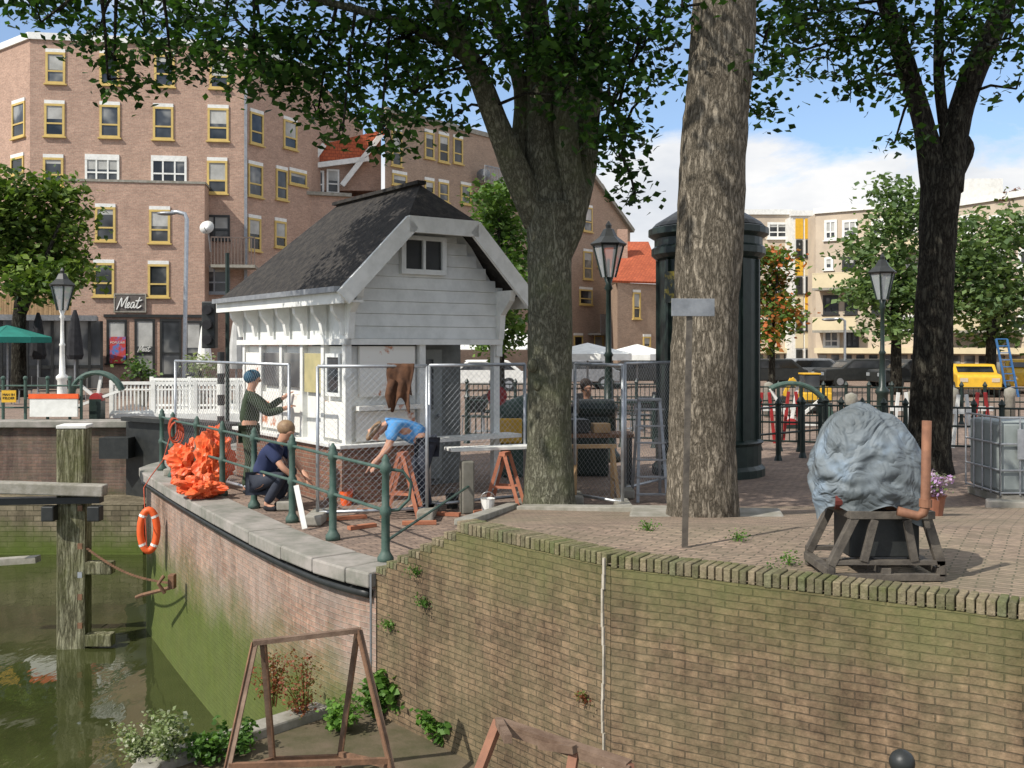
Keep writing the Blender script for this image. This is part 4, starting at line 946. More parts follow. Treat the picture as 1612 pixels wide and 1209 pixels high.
leafmesh('crown',blobs([(1250,40,45,35),(1300,90,55,42),(1340,130,38,32),(1360,50,75,55),(1440,40,80,45,.8),(1500,90,40,40,.7),(1530,30,80,52,.8),(1590,60,36,60,.8),(1600,140,13,28),(1408,225,28,20),(1290,20,80,40),(1230,90,20,12),(1380,110,35,30),(1350,-60,200,50),(1550,-60,150,60),(1420,150,22,18)],16.,1.7,.9)+[((x,y,z),(1.8,1.8,1.3),70) for x,y,z in((4.5,15,10.2),(6.5,16,10.5),(8.5,17,10.2),(3.5,13.5,9.4),(6,13.2,10.8),(1.8,12.8,10.5))],.135,m_leaf,t3,.2,15,tw_,.008,root=RT)  # high clumps out of view, added to throw shade on the forked trunk
tw_.build('twigs',m_bark3,t3)
def btree(label,px,Y,trunk_r,bl,size,mat,dens,zb=0,spread=.3,per=14,name='background_tree'):
    X=XP(px,Y); t=thing(name,label,'tree',(X,Y,zb)); c0=P(bl[0][0],bl[0][1],Y)
    m=MB(); limb(m,[(X,Y,zb),(X,Y,(zb+c0.z)/2),tuple(c0)],[trunk_r,trunk_r*.8,trunk_r*.4],10)
    for b in bl[1:4]: limb(m,[(X,Y,(zb+c0.z)/2),tuple(P(b[0],b[1],Y))],[trunk_r*.5,trunk_r*.15],6)
    m.build('trunk',m_bark3,t,smooth=True)
    out=[]
    for b in bl:
        c=P(b[0],b[1],Y+random.uniform(-1,1)); k=Y/F; out.append((tuple(c),(b[2]*k,b[2]*k*.8,b[3]*k),max(5,int(dens*b[2]*b[3]/60))))
    leafmesh('crown',out,size,mat,t,spread,per)
btree('leafy green tree over the cafe pavilion at the left edge',30,38,.3,[(40,390,60,60),(95,350,45,50),(20,310,50,45),(60,440,55,35),(110,420,35,40),(-10,370,50,70),(90,300,35,25)],.27,LEAF('acacia_leaves',[(.05,.09,.02),(.09,.15,.03),(.17,.24,.06)]),2.,.2,.45,14)
btree('conical dense green tree directly behind the hut',785,30,.2,[(785,400,45,70),(785,340,32,45),(790,460,50,60),(778,520,45,40),(765,310,22,18),(805,300,15,15)],.18,m_leaf2,2.4,0,.3,16)
btree('rowan tree with orange berries before the beige flats',1215,42,.15,[(1215,470,35,50),(1225,420,30,35),(1205,530,28,30),(1240,500,22,30),(1200,410,22,22)],.26,m_leafR,2.,0,.35,14)
btree('grey green tree left of the dark forked trunk',1410,44,.25,[(1400,400,52,62),(1420,330,42,42),(1370,460,36,36),(1435,470,42,55),(1400,300,22,18),(1360,390,22,26),(1400,520,36,26)],.28,m_leafD,1.9,0,.5,14)
btree('broad green tree right of the dark forked trunk',1560,44,.25,[(1560,430,55,55),(1590,370,45,40),(1520,400,36,52),(1600,470,46,40),(1540,480,46,36),(1530,350,22,22),(1490,450,22,45),(1570,520,46,26)],.28,m_leafD,1.9,0,.5,14)
btree('small reddish roof garden shrub on the far right roof',1600,56,.1,[(1595,310,22,10),(1605,302,14,8)],.3,m_weedr,2,10,.3,10)
# ---------------------------------------------------------------- sign on post
g=G(1078,862,.57); sp=thing('metal_sign','blank grey metal sign plate on a thin post before the poplar','sign',tuple(g))
Y=g.y; m=MB(); m.beam(g,P(1086,472,Y),.045,.02); m.build('post',m_skid,sp)
m=MB(); c=P(1091,484,Y-.02); m.box(c,(.335,.012,.135),.1); m.build('plate',m_grey,sp,bevel=.004)
# ---------------------------------------------------------------- pump
px0=2.43;py0=6.85;z0=.575
pu=thing('pump_skid','pump unit under crumpled grey tarpaulin on a rusty steel skid','pump',(px0,py0,z0))
def pk(x,y,z): return V((px0+x,py0+y,z0+z))
m=MB()
for y in(-.24,.24):
    m.beam(pk(-.38,y,.025),pk(.38,y,.025),.05,.045); m.beam(pk(-.38,y,.12),pk(.38,y,.12),.05,.03)
    m.beam(pk(-.36,y,.1),pk(-.2,y,.42),.06,.05); m.beam(pk(.36,y,.1),pk(.26,y,.42),.06,.05); m.beam(pk(-.24,y,.43),pk(.31,y,.43),.07,.05)
    m.beam(pk(-.15,y-.02,.13),pk(-.08,y-.02,.4),.05,.03); m.beam(pk(.18,y-.02,.13),pk(.13,y-.02,.4),.05,.03)
    for x in(-.36,.36): m.beam(pk(x,y,.03),pk(x,y,.12),.04,.05)
for x in(-.36,0,.36): m.beam(pk(x,-.26,.06),pk(x,.26,.06),.06,.05)
for x in(-.22,0,.28): m.beam(pk(x,-.24,.43),pk(x,.24,.43),.05,.05)
m.build('skid_frame',m_skid,pu,bevel=.003)
m=MB(); m.box(pk(0.02,.0,.27),(.46,.34,.27)); m.build('side_plate',m_dk,pu,bevel=.01)
m=MB(); m.tube([pk(-.28,0,.62),pk(.22,0,.62)],.16,14); m.box(pk(0,0,.5),(.42,.32,.16)); m.build('engine',m_rust,pu,bevel=.01)
m=MB(); m.tube([pk(-.3,-.13,.53),pk(-.25,-.14,.53)],.085,18); m.build('red_flange',M('red_oxide',(.16,.035,.03),(.1,.03,.02),6,.6),pu)
m=MB(); n=110;rows=54
for j in range(rows+1):
    t=j/rows
    for i in range(n):
        a=2*math.pi*i/n; ca,sa=math.cos(a),math.sin(a)
        R=(max(0,1-t**3.2))**.5*(1-.2*t)*(1-.14*math.exp(-((t-.0)/.16)**2)) if t<1 else .01
        ex=.4*R; ey=.32*R
        q=(abs(ca)**2.7+abs(sa)**2.7)**(-1/2.7)
        d=V((ca,sa,t*1.6))
        cr=.14*abs(noise.noise(d*1.8+V((3,1,0))))+.06*abs(noise.noise(d*3.8+V((0,5,1))))+.015*abs(noise.noise(d*9))
        fold=1.06-cr*(1.1-.35*t)+.05*math.sin(a*6+3*t+1.6*math.sin(t*5+a))*(1-t)-.05*math.exp(-((t-.26)/.05)**2)
        zz=.44+.7*t+(.05*math.sin(a*3+1)+.05*math.sin(a*5+2))*(1-t)**2+.07*noise.noise(V((ca*2.2*R,sa*2.2*R,4)))*t**3-.03*abs(noise.noise(V((ca*5*R,sa*5*R,1))))*t
        m.v.append(pk(-.03+ex*q*ca*fold-.05*t*t,ey*q*sa*fold,zz))
for j in range(rows):
    for i in range(n): a=j*n+i;b=j*n+(i+1)%n; m.f.append((a,b,b+n,a+n))
m.f.append(tuple(rows*n+i for i in range(n)))
m.build('tarpaulin',m_tarp,pu,smooth=True)
m=MB(); m.tube([pk(.215,-.37,1.05),pk(.205,-.37,.5),pk(.19,-.37,.46),pk(.16,-.36,.44),pk(.04,-.34,.47)],.03,12); m.build('rusty_pipe',m_copper,pu,smooth=True)
m=MB(); m.tube([pk(.207,-.37,.55),pk(.206,-.37,.5)],.04,12); m.build('pipe_collar',m_copper,pu)
fp=thing('flower_pot','clay pot of purple flowers behind the pump','flower pot',tuple(G(1466,800,.4)))
g=V(fp.location); m=MB(); m.lathe(g,[(.1,-.15),(.14,.12),(.16,.14),(.12,.13)],14); m.build('pot',M('terracotta',(.3,.12,.07),(.22,.09,.05),6,.8),fp)
leafmesh('flowers',[((g.x,g.y,g.z+.25),(.17,.17,.12),60)],.045,m_flowerp,fp,.05,14)
Y=14.; cx=XP(1607,Y); ib=thing('caged_tank','grey panelled tank in a metal cage at the right edge','tank',(cx,Y,0))
m=MB(); m.box((cx,Y,.62),(1.0,.95,.95)); m.build('tank',M('grey_tank',(.3,.33,.32),(.22,.25,.24),2,.5),ib,bevel=.05)
m=MB()
for i in range(5):
    x=cx-.53+i*.265; m.tube([(x,Y-.51,.12),(x,Y-.51,1.15)],.012,6)
    y=Y-.51+i*.255; m.tube([(cx-.53,y,.12),(cx-.53,y,1.15)],.012,6)
for z in(.15,.45,.8,1.15): m.tube([(cx+.53,Y-.51,z),(cx-.53,Y-.51,z),(cx-.53,Y+.51,z)],.014,6)
m.build('cage',m_galv,ib)
m=MB(); m.box((cx-.1,Y-.53,.8),(.42,.02,.4)); m.build('label_plate',m_galv,ib)
m=MB(); m.box((cx,Y,.06),(1.02,1.,.1)); m.build('pallet',m_conc,ib)
# ---------------------------------------------------------------- railings & kerbs right
def railing(label,a,b,n,mat,hh=1.05,bars=True,sp=.13):
    a=V((XP(a[0],a[1]),a[1],0));b=V((XP(b[0],b[1]),b[1],0)); t=thing('iron_railing',label,'railing',tuple((a+b)/2))
    for i in range(n+1):
        p=a.lerp(b,i/n); m=MB(); m.lathe(p,[(.08,0),(.05,.1),(.045,hh-.1),(.07,hh-.05),(.01,hh+.05)],8); m.build('post',mat,t)
    m=MB()
    for z in((.2,hh*.55,hh-.12) if bars else (.5,hh-.12)): m.tube([a+V((0,0,z)),b+V((0,0,z))],.02,6)
    if bars:
        k=int((b-a).length/sp)
        for i in range(k): p=a.lerp(b,(i+.5)/k); m.tube([p+V((0,0,.2)),p+V((0,0,hh-.12))],.011,4)
    m.build('bars',mat,t)
railing('dark iron railing along the water behind the poplar',(1195,20.5),(1460,19.5),8,m_gdk)
railing('dark iron railing right of the forked trunk',(1490,19.4),(1760,18.5),6,m_gdk)
railing('dark iron railing seen behind the hut machinery',(735,22),(1030,21),6,m_gdk)
railing('further dark railing across the water beyond the excavator',(1190,28),(1700,27),14,m_gdk,1.1)
railing('far dark railing behind the square tables',(735,30),(1040,30),8,m_gdk,1.1)
railing('thin two bar railing in front of the advertising column',(1185,18.2),(1300,19.6),3,m_gdk,1.1,False)
k_=MB(); k_.beam((XP(1470,14.6),13.0,.07),(XP(1800,13.),12.2,.09),.22,.14); tag(k_.build('stone_kerb',m_stone,bevel=.015),'pale stone kerb behind the pump','kerb')
k2=MB(); k2.beam((-.42,8.75,.585),(.03,13.2,.04),.16,.06); tag(k2.build('edging_stone',m_conc,bevel=.01),'pale edging stone between the quay and the raised terrace','kerb')
k2=MB(); k2.beam((.1,12.35,.13),(1.9,11.4,.26),.2,.08); tag(k2.build('paving_slab',m_conc,bevel=.01),'pale slab lying between the two large trunks','slab')
def stand(label,px,Y,col=m_red):
    X=XP(px,Y); t=thing('barrier_stand',label,'barrier stand',(X,Y,0),'barrier stands by the water')
    for dx in(-.2,.2):
        m=MB(); m.beam((X+dx,Y,0),(X+dx*.4,Y,1.1),.06,.06); m.build('leg',col,t)
    m=MB(); m.beam((X-.25,Y,.75),(X+.25,Y,.75),.05,.1); m.build('crossbar',m_white,t)
stand('red stand behind the poplar trunk, left one',1205,22); stand('red stand right of the poplar under the quadrant',1247,22.4); stand('white stand left of the dark forked trunk',1420,22,m_white); stand('red stand just right of the dark forked trunk',1545,22); stand('white stand between the forked tree and the tank',1515,21,m_white)
for i,(px,Y,lab) in enumerate([(1340,23,'pale bollard left of the dark lantern lamp'),(1435,24,'pale bollard beside the dark forked trunk'),(1500,26,'pale bollard before the yellow car'),(1590,26,'pale bollard before the yellow van'),(1210,30,'pale bollard behind the advertising column')]):
    X=XP(px,Y); bo=MB(); bo.lathe((X,Y,0),[(.13,0),(.12,.8),(.15,.85),(.13,1.),(.02,1.05)],12); tag(bo.build('bollard',m_conc,smooth=True),lab,'bollard','pale bollards beyond the railing')
ex=thing('excavator','small yellow excavator beyond the railing behind the green quadrant','excavator',(XP(1282,32),32,0))
X=XP(1282,32); m=MB(); m.box((X,32,.85),(1.5,1.3,.5)); m.box((X+.45,32,1.1),(.6,1.2,.6)); m.build('engine_body',m_yellow,ex,bevel=.08)
m=MB(); m.box((X-.25,32,1.55),(.8,1.0,.95)); m.build('cab',m_glass,ex,bevel=.06)
m=MB(); m.box((X-.25,32,2.06),(.9,1.1,.08)); m.build('cab_roof',m_yellow,ex,bevel=.02)
for y in(31.4,32.6):
    m=MB(); m.tube([(X-.7,y,.3),(X+.7,y,.3)],.28,12); m.build('track',m_dk,ex)
m=MB(); m.beam((X-.6,32,1.),(X-1.2,32,1.8),.2,.22); m.beam((X-1.2,32,1.8),(X-1.6,32,.9),.16,.18); m.build('boom',m_yellow,ex)
m=MB(); m.box((X-1.6,32,.7),(.4,.5,.35)); m.build('bucket',m_dk,ex,bevel=.04)
ex.scale=(.6,.6,.6)
def vehicle(label,px,Y,rz,mat,ln=4.,hh=1.45,van=False,name='parked_car'):
    X=XP(px,Y); t=thing(name,label,'van' if van else 'car',(X,Y,0)); R=Matrix.Rotation(rz,4,'Z')
    def tr(m): m.v=[V((X,Y,0))+(R@v) for v in m.v]; return m
    w_=.85
    prof=[(-ln/2,.35),(-ln/2,.85),(-ln/2+.1,.95),(-ln*.28,1.0),(-ln*.14,hh),(ln*.3,hh),(ln*.45,.95),(ln/2,.9),(ln/2,.35)] if not van else [(-ln/2,.35),(-ln/2,.9),(-ln*.36,1.15),(-ln*.24,hh),(ln/2-.05,hh),(ln/2,.35)]
    m=MB(); n=len(prof); vs=[V((x,-w_,z)) for x,z in prof]+[V((x,w_,z)) for x,z in prof]
    m.add(vs,[tuple(range(n)),tuple(range(n,2*n))[::-1]]+[(i,(i+1)%n,(i+1)%n+n,i+n) for i in range(n)]); tr(m).build('body',mat,t,bevel=.06)
    for s_ in(-1,1):
        m=MB(); zz=hh-.1
        if van: m.add([V((-ln*.33,s_*.855,1.15)),V((-ln*.1,s_*.855,1.15)),V((-ln*.1,s_*.855,zz)),V((-ln*.24,s_*.855,zz))],[(0,1,2,3)])
        else: m.add([V((-ln*.24,s_*.855,1.)),V((ln*.38,s_*.855,1.)),V((ln*.28,s_*.855,zz)),V((-ln*.13,s_*.855,zz))],[(0,1,2,3)])
        tr(m).build('side_window',m_glass,t,solid=.01)
        for x in(-ln*.31,ln*.31):
            m=MB(); m.tube([(x,s_*.7,.32),(x,s_*.87,.32)],.32,16); wh=tr(m).build('wheel',m_dk,t); m=MB(); m.tube([(x,s_*.87,.32),(x,s_*.885,.32)],.18,12); tr(m).build('rim',m_galv,wh)
        m=MB(); m.box((-ln/2+.0,s_*.6,.72),(.06,.3,.16)); tr(m).build('headlight',m_lglass,t)
    m=MB()
    if van: m.add([V((-ln*.365,-.7,1.17)),V((-ln*.365,.7,1.17)),V((-ln*.245,.7,hh-.06)),V((-ln*.245,-.7,hh-.06))],[(0,1,2,3)])
    else: m.add([V((-ln*.275,-.7,1.03)),V((-ln*.275,.7,1.03)),V((-ln*.15,.7,hh-.06)),V((-ln*.15,-.7,hh-.06))],[(0,1,2,3)])
    m.v=[v-V((.02,0,0)) for v in m.v]; tr(m).build('windscreen',m_glass,t,solid=.01)
vehicle('small yellow car beyond the railing near the right edge',1528,43,1.35,m_yellow,3.4,1.35)
vehicle('yellow van at the far right edge beyond the railing',1612,46,1.2,m_yellow,3.8,1.5,True,'parked_van')
for lab,px,Y,mt in(('dark car parked before the beige flats',1200,52,m_dk),('grey car parked beneath the stair tower',1262,54,m_grey),('black car parked before the tan flats',1350,52,m_dk),('dark car parked right of the lantern lamp before the shops',1440,50,m_dk),('grey car parked behind the square left of the lantern lamp',905,50,m_grey),('black car parked behind the square right of the lantern lamp',1005,52,m_dk),('white car parked beyond the white awning',755,48,m_white)): vehicle(lab,px,Y,.1,mt,4.2)
ld=thing('blue_ladder','blue ladder leaning outside right of the forked tree','ladder',tuple(P(1580,608,42)))
m=MB()
for dx in(0,.45): m.beam((XP(1568,42)+dx,42,2.4),(XP(1586,42)+dx,42,.0),.07,.07)
for i in range(9):
    t=i/8; x=XP(1568,42)*(1-t)+XP(1586,42)*t; m.beam((x,42,2.4-2.3*t),(x+.45,42,2.4-2.3*t),.04,.04)
m.build('ladder_rails',M('ladder_blue',(.05,.18,.4),(.04,.12,.3),6,.5),ld)
# ---------------------------------------------------------------- work area
def trestle(label,px,py,w_,mat,rz=0,hh=.72):
    g=G(px,py); t=thing('trestle',label,'trestle',tuple(g)); R=Matrix.Rotation(rz,3,'Z')
    def q(x,y,z): return g+R@V((x,y,z))
    m=MB(); m.beam(q(-w_/2,0,hh),q(w_/2,0,hh),.08,.05); m.build('top_bar',mat,t)
    for sx_ in(-1,1):
        for sy in(-1,1):
            m=MB(); m.beam(q(sx_*w_*.42,sy*.03,hh-.02),q(sx_*w_*.5,sy*.24,0),.045,.028); m.build('leg',mat,t)
        m=MB(); m.beam(q(sx_*w_*.47,-.15,.3),q(sx_*w_*.47,.15,.3),.03,.03); m.build('brace',mat,t)
    return t
m_tr=M('orange_red_wood',(.46,.18,.1),(.33,.12,.07),6,.8)
trestle('reddish wooden trestle beside the blue shirted worker',634,815,.18,m_tr,1.3,.78)
trestle('reddish trestle under the white board right of the hut',795,802,.25,m_tr,1.25,.72)
trestle('dark trestle right of the elm trunk',935,790,.6,m_wood,.1,.75)
wb=MB(); wb.box((XP(760,13.4)+.1,13.2,.78),(1.15,.3,.04),.35); tag(wb.build('work_board',m_white,bevel=.005),'white board laid across trestles right of the hut','board')
bp=MB(); bp.box(G(735,808)+V((0,0,.33)),(.16,.16,.66),.3); tag(bp.build('stone_post',M('weathered_stone',(.2,.19,.16),(.13,.125,.1),5,.9),bevel=.02),'short stone post before the hut door','post')
sl=thing('step_ladder','aluminium step ladder left of the poplar trunk','ladder',tuple(G(1022,785)))
g=V(sl.location)
for s_,nm in((-1,'front_rails'),(1,'rear_rails')):
    m=MB()
    for dx in(-.2,.2): m.beam(g+V((dx,s_*.35,0)),g+V((dx*.7,s_*.03,1.35)),.04,.025)
    if s_<0:
        for i in range(6): t=i/6+.08; m.beam(g+V((-.2,-.35*(1-t),1.35*t)),g+V((.2,-.35*(1-t),1.35*t)),.08,.02)
    m.build(nm,m_grey,sl)
m=MB(); m.box(g+V((0,0,1.37)),(.32,.18,.03)); m.build('platform',m_grey,sl)
mc=thing('workshop_machine','green and yellow workshop machine behind the elm trunk','machine',(XP(815,16.5),16.5,0))
X=XP(812,16.5); m=MB(); m.box((X,16.5,.45),(.5,.5,.9)); m.tube([(X-.25,16.5,1.0),(X+.45,16.5,1.25)],.17,14); m.build('green_body',m_green,mc,bevel=.04)
m=MB(); m.tube([(X-.3,16.35,1.3),(X-.3,16.3,1.3)],.16,18); m.build('red_wheel',m_red,mc)
m=MB(); m.box((X-.1,16.2,.75),(.4,.1,.4)); m.build('yellow_guard',m_yellow,mc,bevel=.03)
m=MB(); m.box((X+1.2,16.6,.5),(.6,.5,1.0)); m.tube([(X+1.0,16.4,1.1),(X+1.6,16.4,1.1)],.15,12); m.build('motor',m_gdk,mc,bevel=.05)
tb=thing('work_table','dark steel work table behind the wire fence','table',(XP(930,15),15,0))
X=XP(925,15); m=MB(); m.box((X,15,.8),(1.3,.6,.05)); m.build('tabletop',m_rust,tb)
for dx in(-.6,.6):
    for dy in(-.25,.25): m=MB(); m.beam((X+dx,15+dy,0),(X+dx,15+dy,.78),.05,.05); m.build('leg',m_dk,tb)
for px,d,mt,lab in[(905,(.35,.3,.2),m_dk,'black tool case lying on the steel work table'),(945,(.25,.2,.14),m_wood,'small wooden box on the steel work table')]:
    q=P(px,690,15); bx=MB(); bx.box((q.x,14.95,.83+d[2]/2),d,.2); tag(bx.build('tool_case',mt,bevel=.01),lab,'box')
wt=thing('white_awning','white market awning beyond the hut','awning',(XP(790,34),34,0))
X=XP(792,34); m=MB(); m.add([(X-1.9,32.5,2.0),(X+1.7,32.5,2.0),(X+1.7,35.5,2.0),(X-1.9,35.5,2.0),(X,34,2.9)],[(0,1,4),(1,2,4),(2,3,4),(3,0,4)]); m.build('cover',m_white,wt,solid=.02)
for dx in(-1.8,1.6):
    for dy in(-1.4,1.4): m=MB(); m.tube([(X+dx,34+dy,0),(X+dx,34+dy,2.0)],.04,6); m.build('pole',m_grey,wt)
for i,(px,py,l,rz,lab) in enumerate([(545,818,.5,.4,'short reddish plank on the quay below the hut gable'),(590,806,.45,.2,'plank lying against the hut brick base'),(660,826,.4,.1,'small offcut plank by the wire fence foot'),(770,806,.5,.6,'plank offcut beside the elm foot'),(700,812,.4,-.3,'narrow offcut between the trestle and the stone post'),(570,832,.35,.7,'offcut nearest the last green railing post')]):
    g=G(px,py); b_=MB(); b_.box(g+V((0,0,.025)),(l,.08,.04),rz); tag(b_.build('timber_plank',m_woodr),lab,'plank')
tl=MB(); tl.beam(G(480,835)+V((0,0,.02)),G(480,835)+V((-.12,.1,.5)),.06,.02); tag(tl.build('white_plank',m_white),'white board propped against the green railing','board')
for i,(px,py,mt,lab) in enumerate([(712,800,m_dk,'dark plastic bucket beside the wire fence foot'),(768,808,m_white,'white plastic bucket beside the elm trunk'),(545,795,m_orange,'orange bucket below the hut side wall')]):
    g=G(px,py); t=thing('bucket',lab,'bucket',tuple(g)); m=MB(); m.lathe(g,[(.07,0),(.09,.18),(.095,.19),(.08,.18),(.06,.03)],14); m.build('pail',mt,t); m=MB(); m.tube([g+V((.09*math.cos(a),0,.18+.09*math.sin(a))) for a in [math.pi*k/8 for k in range(9)]],.004,4); m.build('handle',m_galv,t)
# ---------------------------------------------------------------- people
def skin(name,Vv,Ee,Rr,mat,parent,root=0,sub=2):
    me=bpy.data.meshes.new(name); me.from_pydata([tuple(v) for v in Vv],Ee,[]); me.update(); me.materials.append(mat)
    o=bpy.data.objects.new(name,me); COL.objects.link(o); o.parent=parent
    md=o.modifiers.new('Skin','SKIN'); md.use_smooth_shade=True
    for i,r in enumerate(Rr):
        d=me.skin_vertices[0].data[i]; d.radius=(r,r); d.use_root=(i==root)
    s=o.modifiers.new('Sub','SUBSURF'); s.levels=sub; s.render_levels=sub; return o
def person(label,loc,rz,J,shirt,pants,hair,longsl=True,hat=None,shorts=False):
    t=thing('person',label,'person',loc); t.rotation_euler=(0,0,rz)
    v={k:V(x) for k,x in J.items()}
    hd=v['head']; face=V(J.get('face',(0,1,0))).normalized(); upv=(hd-v['neck']).normalized()
    side=face.cross(upv).normalized()
    Vv=[v['pel'],(v['pel']+v['chest'])/2,v['chest'],v['neck']-upv*.06,v['neck']]
    R=[.13,.125,.14,.06,.055]; E=[(0,1),(1,2),(2,3),(3,4)]
    def add(p,r,par): Vv.append(V(p)); R.append(r); E.append((par,len(Vv)-1)); return len(Vv)-1
    a=add(hd-upv*.05+face*.01,.075,4); b=add(hd+upv*.02,.095,a); c=add(hd+upv*.085,.075,b); add(hd-upv*.01+face*.115,.014,b); add(hd-upv*.075+face*.07,.028,a)
    for s in'LR':
        sh=add(v['sh'+s],.062,2); el=add(v['el'+s],.042,sh); wr=add(v['ha'+s],.03,el)
        d=(v['ha'+s]-v['el'+s]).normalized(); pal=add(v['ha'+s]+d*.06,.034,wr)
        sd=d.cross(V((0,0,1))); sd=sd.normalized() if sd.length>.1 else V((1,0,0))
        for k,(o_,l_) in enumerate(((-.03,.06),(-.01,.075),(.01,.07),(.03,.055))):
            f1=add(v['ha'+s]+d*(.09+l_*.4)+sd*o_,.009,pal); add(v['ha'+s]+d*(.09+l_)+sd*o_*1.2-V((0,0,.02)),.008,f1)
        add(v['ha'+s]+d*.09+sd*(-.055 if s=='L' else .055),.01,wr)
        hp=add(v['hip'+s],.09,0); kn=add(v['kn'+s],.062,hp); an=add(v['an'+s],.042,kn); add(v['an'+s]+V(J.get('toe'+s,(0,.14,-.04))),.035,an)
    skin('body',Vv,E,R,m_skin,t)
    Vs=[v['pel']+(v['chest']-v['pel'])*.1,(v['pel']+v['chest'])/2,v['chest'],v['neck']-upv*.07]; Rs=[.155,.155,.165,.085]; Es=[(0,1),(1,2),(2,3)]
    for s in'LR':
        Vs.append(v['sh'+s]); Rs.append(.088); Es.append((2,len(Vs)-1)); k=len(Vs)-1
        if longsl: Vs+= [v['el'+s],v['ha'+s]+(v['el'+s]-v['ha'+s])*.12]; Rs+=[.064,.05]; Es+=[(k,k+1),(k+1,k+2)]
        else: Vs+=[v['sh'+s].lerp(v['el'+s],.75)]; Rs+=[.07]; Es+=[(k,k+1)]
    skin('shirt',Vs,Es,Rs,shirt,t)
    Vs=[v['pel']];Rs=[.15];Es=[]
    for s in'LR':
        k=len(Vs); Vs.append(v['hip'+s]); Rs.append(.112); Es.append((0,k))
        if shorts: Vs.append(v['hip'+s].lerp(v['kn'+s],.85)); Rs.append(.088); Es.append((k,k+1))
        else: Vs+=[v['kn'+s],v['kn'+s].lerp(v['an'+s],.95)]; Rs+=[.08,.06]; Es+=[(k,k+1),(k+1,k+2)]
    skin('trousers',Vs,Es,Rs,pants,t)
    for s in'LR':
        an=v['an'+s]; tt=V(J.get('toe'+s,(0,.14,-.04))); skin('shoe',[an,an+tt*.1+V((0,0,-.04)),an+tt*1.15],[(0,1),(1,2)],[.05,.05,.042],m_black,t)
    m=MB(); m.ball((0,0,0),(.103,.118,.105),16,10)
    Rm=Matrix((side,face,upv)).transposed(); c=hd+upv*.045-face*.03; m.v=[c+Rm@q+worg(t) for q in m.v]; m.build('hat' if hat else 'hair',hat or hair,t,smooth=True)
    for s_ in(-1,1): m=MB(); m.ball(hd+face*.088+side*s_*.034+worg(t),.011,8,6); m.build('eye',m_dk,t)
    return t
person('person in olive jacket and teal cap standing with raised hands at the hut side',(XP(392,14.5),14.5,0),math.radians(-75),
 dict(pel=(0,0,.93),chest=(0,.02,1.3),neck=(0,.03,1.49),head=(0,.06,1.62),face=(0,1,-.1),
 shL=(-.19,.02,1.4),elL=(-.26,.28,1.2),haL=(-.2,.5,1.36),shR=(.19,.02,1.4),elR=(.25,.26,1.15),haR=(.17,.5,1.22),
 hipL=(-.09,0,.88),knL=(-.11,.05,.48),anL=(-.12,0,.08),hipR=(.09,0,.88),knR=(.1,.02,.48),anR=(.13,-.06,.08)),m_olive,m_olive,m_hair,True,m_teal)
person('person in navy top crouching on the quay with fair hair beside the hut base',(XP(422,13.1),13.1,0),math.radians(-100),
 dict(pel=(0,-.14,.36),chest=(0,.08,.72),neck=(0,.18,.88),head=(0,.25,1.0),face=(0,.9,-.45),
 shL=(-.18,.09,.8),elL=(-.23,.3,.58),haL=(-.12,.46,.42),shR=(.18,.09,.8),elR=(.23,.3,.56),haR=(.12,.46,.4),
 hipL=(-.1,-.1,.35),knL=(-.17,.3,.5),anL=(-.15,.05,.08),hipR=(.1,-.1,.35),knR=(.17,.28,.46),anR=(.15,.03,.08)),m_navy,m_jean,m_hairb,False)
person('person in bright blue T-shirt bending forward beside the wooden trestle',(XP(659,12.75),12.75,0),math.radians(100),
 dict(pel=(0,-.1,.92),chest=(0,.26,1.14),neck=(0,.43,1.1),head=(0,.53,1.04),face=(0,.35,-1),
 shL=(-.19,.32,1.12),elL=(-.24,.38,.86),haL=(-.2,.55,.68),shR=(.19,.32,1.12),elR=(.24,.36,.86),haR=(.16,.5,.66),
 hipL=(-.1,-.1,.86),knL=(-.13,-.02,.47),anL=(-.15,-.12,.08),hipR=(.1,-.1,.86),knR=(.12,.06,.47),anR=(.14,0,.08)),m_blue,m_jean,m_hairb,False)
sit=dict(pel=(0,0,.6),chest=(0,.08,1.05),neck=(0,.12,1.25),head=(0,.16,1.4),face=(-.5,1,-.5),
 shL=(-.19,.08,1.15),elL=(-.26,.22,.92),haL=(-.12,.42,.88),shR=(.19,.08,1.15),elR=(.26,.22,.92),haR=(.12,.42,.88),
 hipL=(-.1,.02,.58),knL=(-.13,.45,.6),anL=(-.13,.42,.12),hipR=(.1,.02,.58),knR=(.13,.45,.6),anR=(.13,.42,.12))
person('person with dark hair and black top sitting behind the work table',(XP(925,17.2),17.2,0),math.radians(170),sit,m_black,m_black,m_hair,True)
stl=MB(); stl.box((XP(925,17.2),17.25,.22),(.4,.35,.44)); tag(stl.build('wooden_crate',m_wood,bevel=.01),'wooden crate used as a seat behind the work table','crate')
# ---------------------------------------------------------------- foreground frames
f1=thing('steel_trestle','tall rusty angle iron trestle on the ledge in the foreground','trestle',(-1.5,7.6,-1.3))
TL=P(402,1012,7.6);TR=P(566,992,7.8)
m=MB(); m.beam(TL-V((.02,0,0)),TR,.05,.035); m.build('top_bar',m_rustlt,f1)
legs=[(TL,P(345,1275,7.1)),(TL+V((.05,.02,0)),P(432,1240,8.0)),(TR,P(632,1270,7.3)),(TR-V((.02,-.04,0)),P(528,1240,8.2))]
for a,b in legs:
    m=MB(); m.beam(a,b,.045,.012); m.build('leg',m_rustlt,f1); d=(b-a).normalized(); x=d.cross(V((0,0,1))).normalized()*.02; m=MB(); m.beam(a+x,b+x,.01,.045); m.build('leg_flange',m_rust,f1)
for (i,j,t) in((0,2,.75),(1,3,.8),(0,1,.8),(2,3,.78)):
    m=MB(); m.beam(legs[i][0].lerp(legs[i][1],t),legs[j][0].lerp(legs[j][1],t),.035,.04); m.build('cross_bar',m_rust,f1)
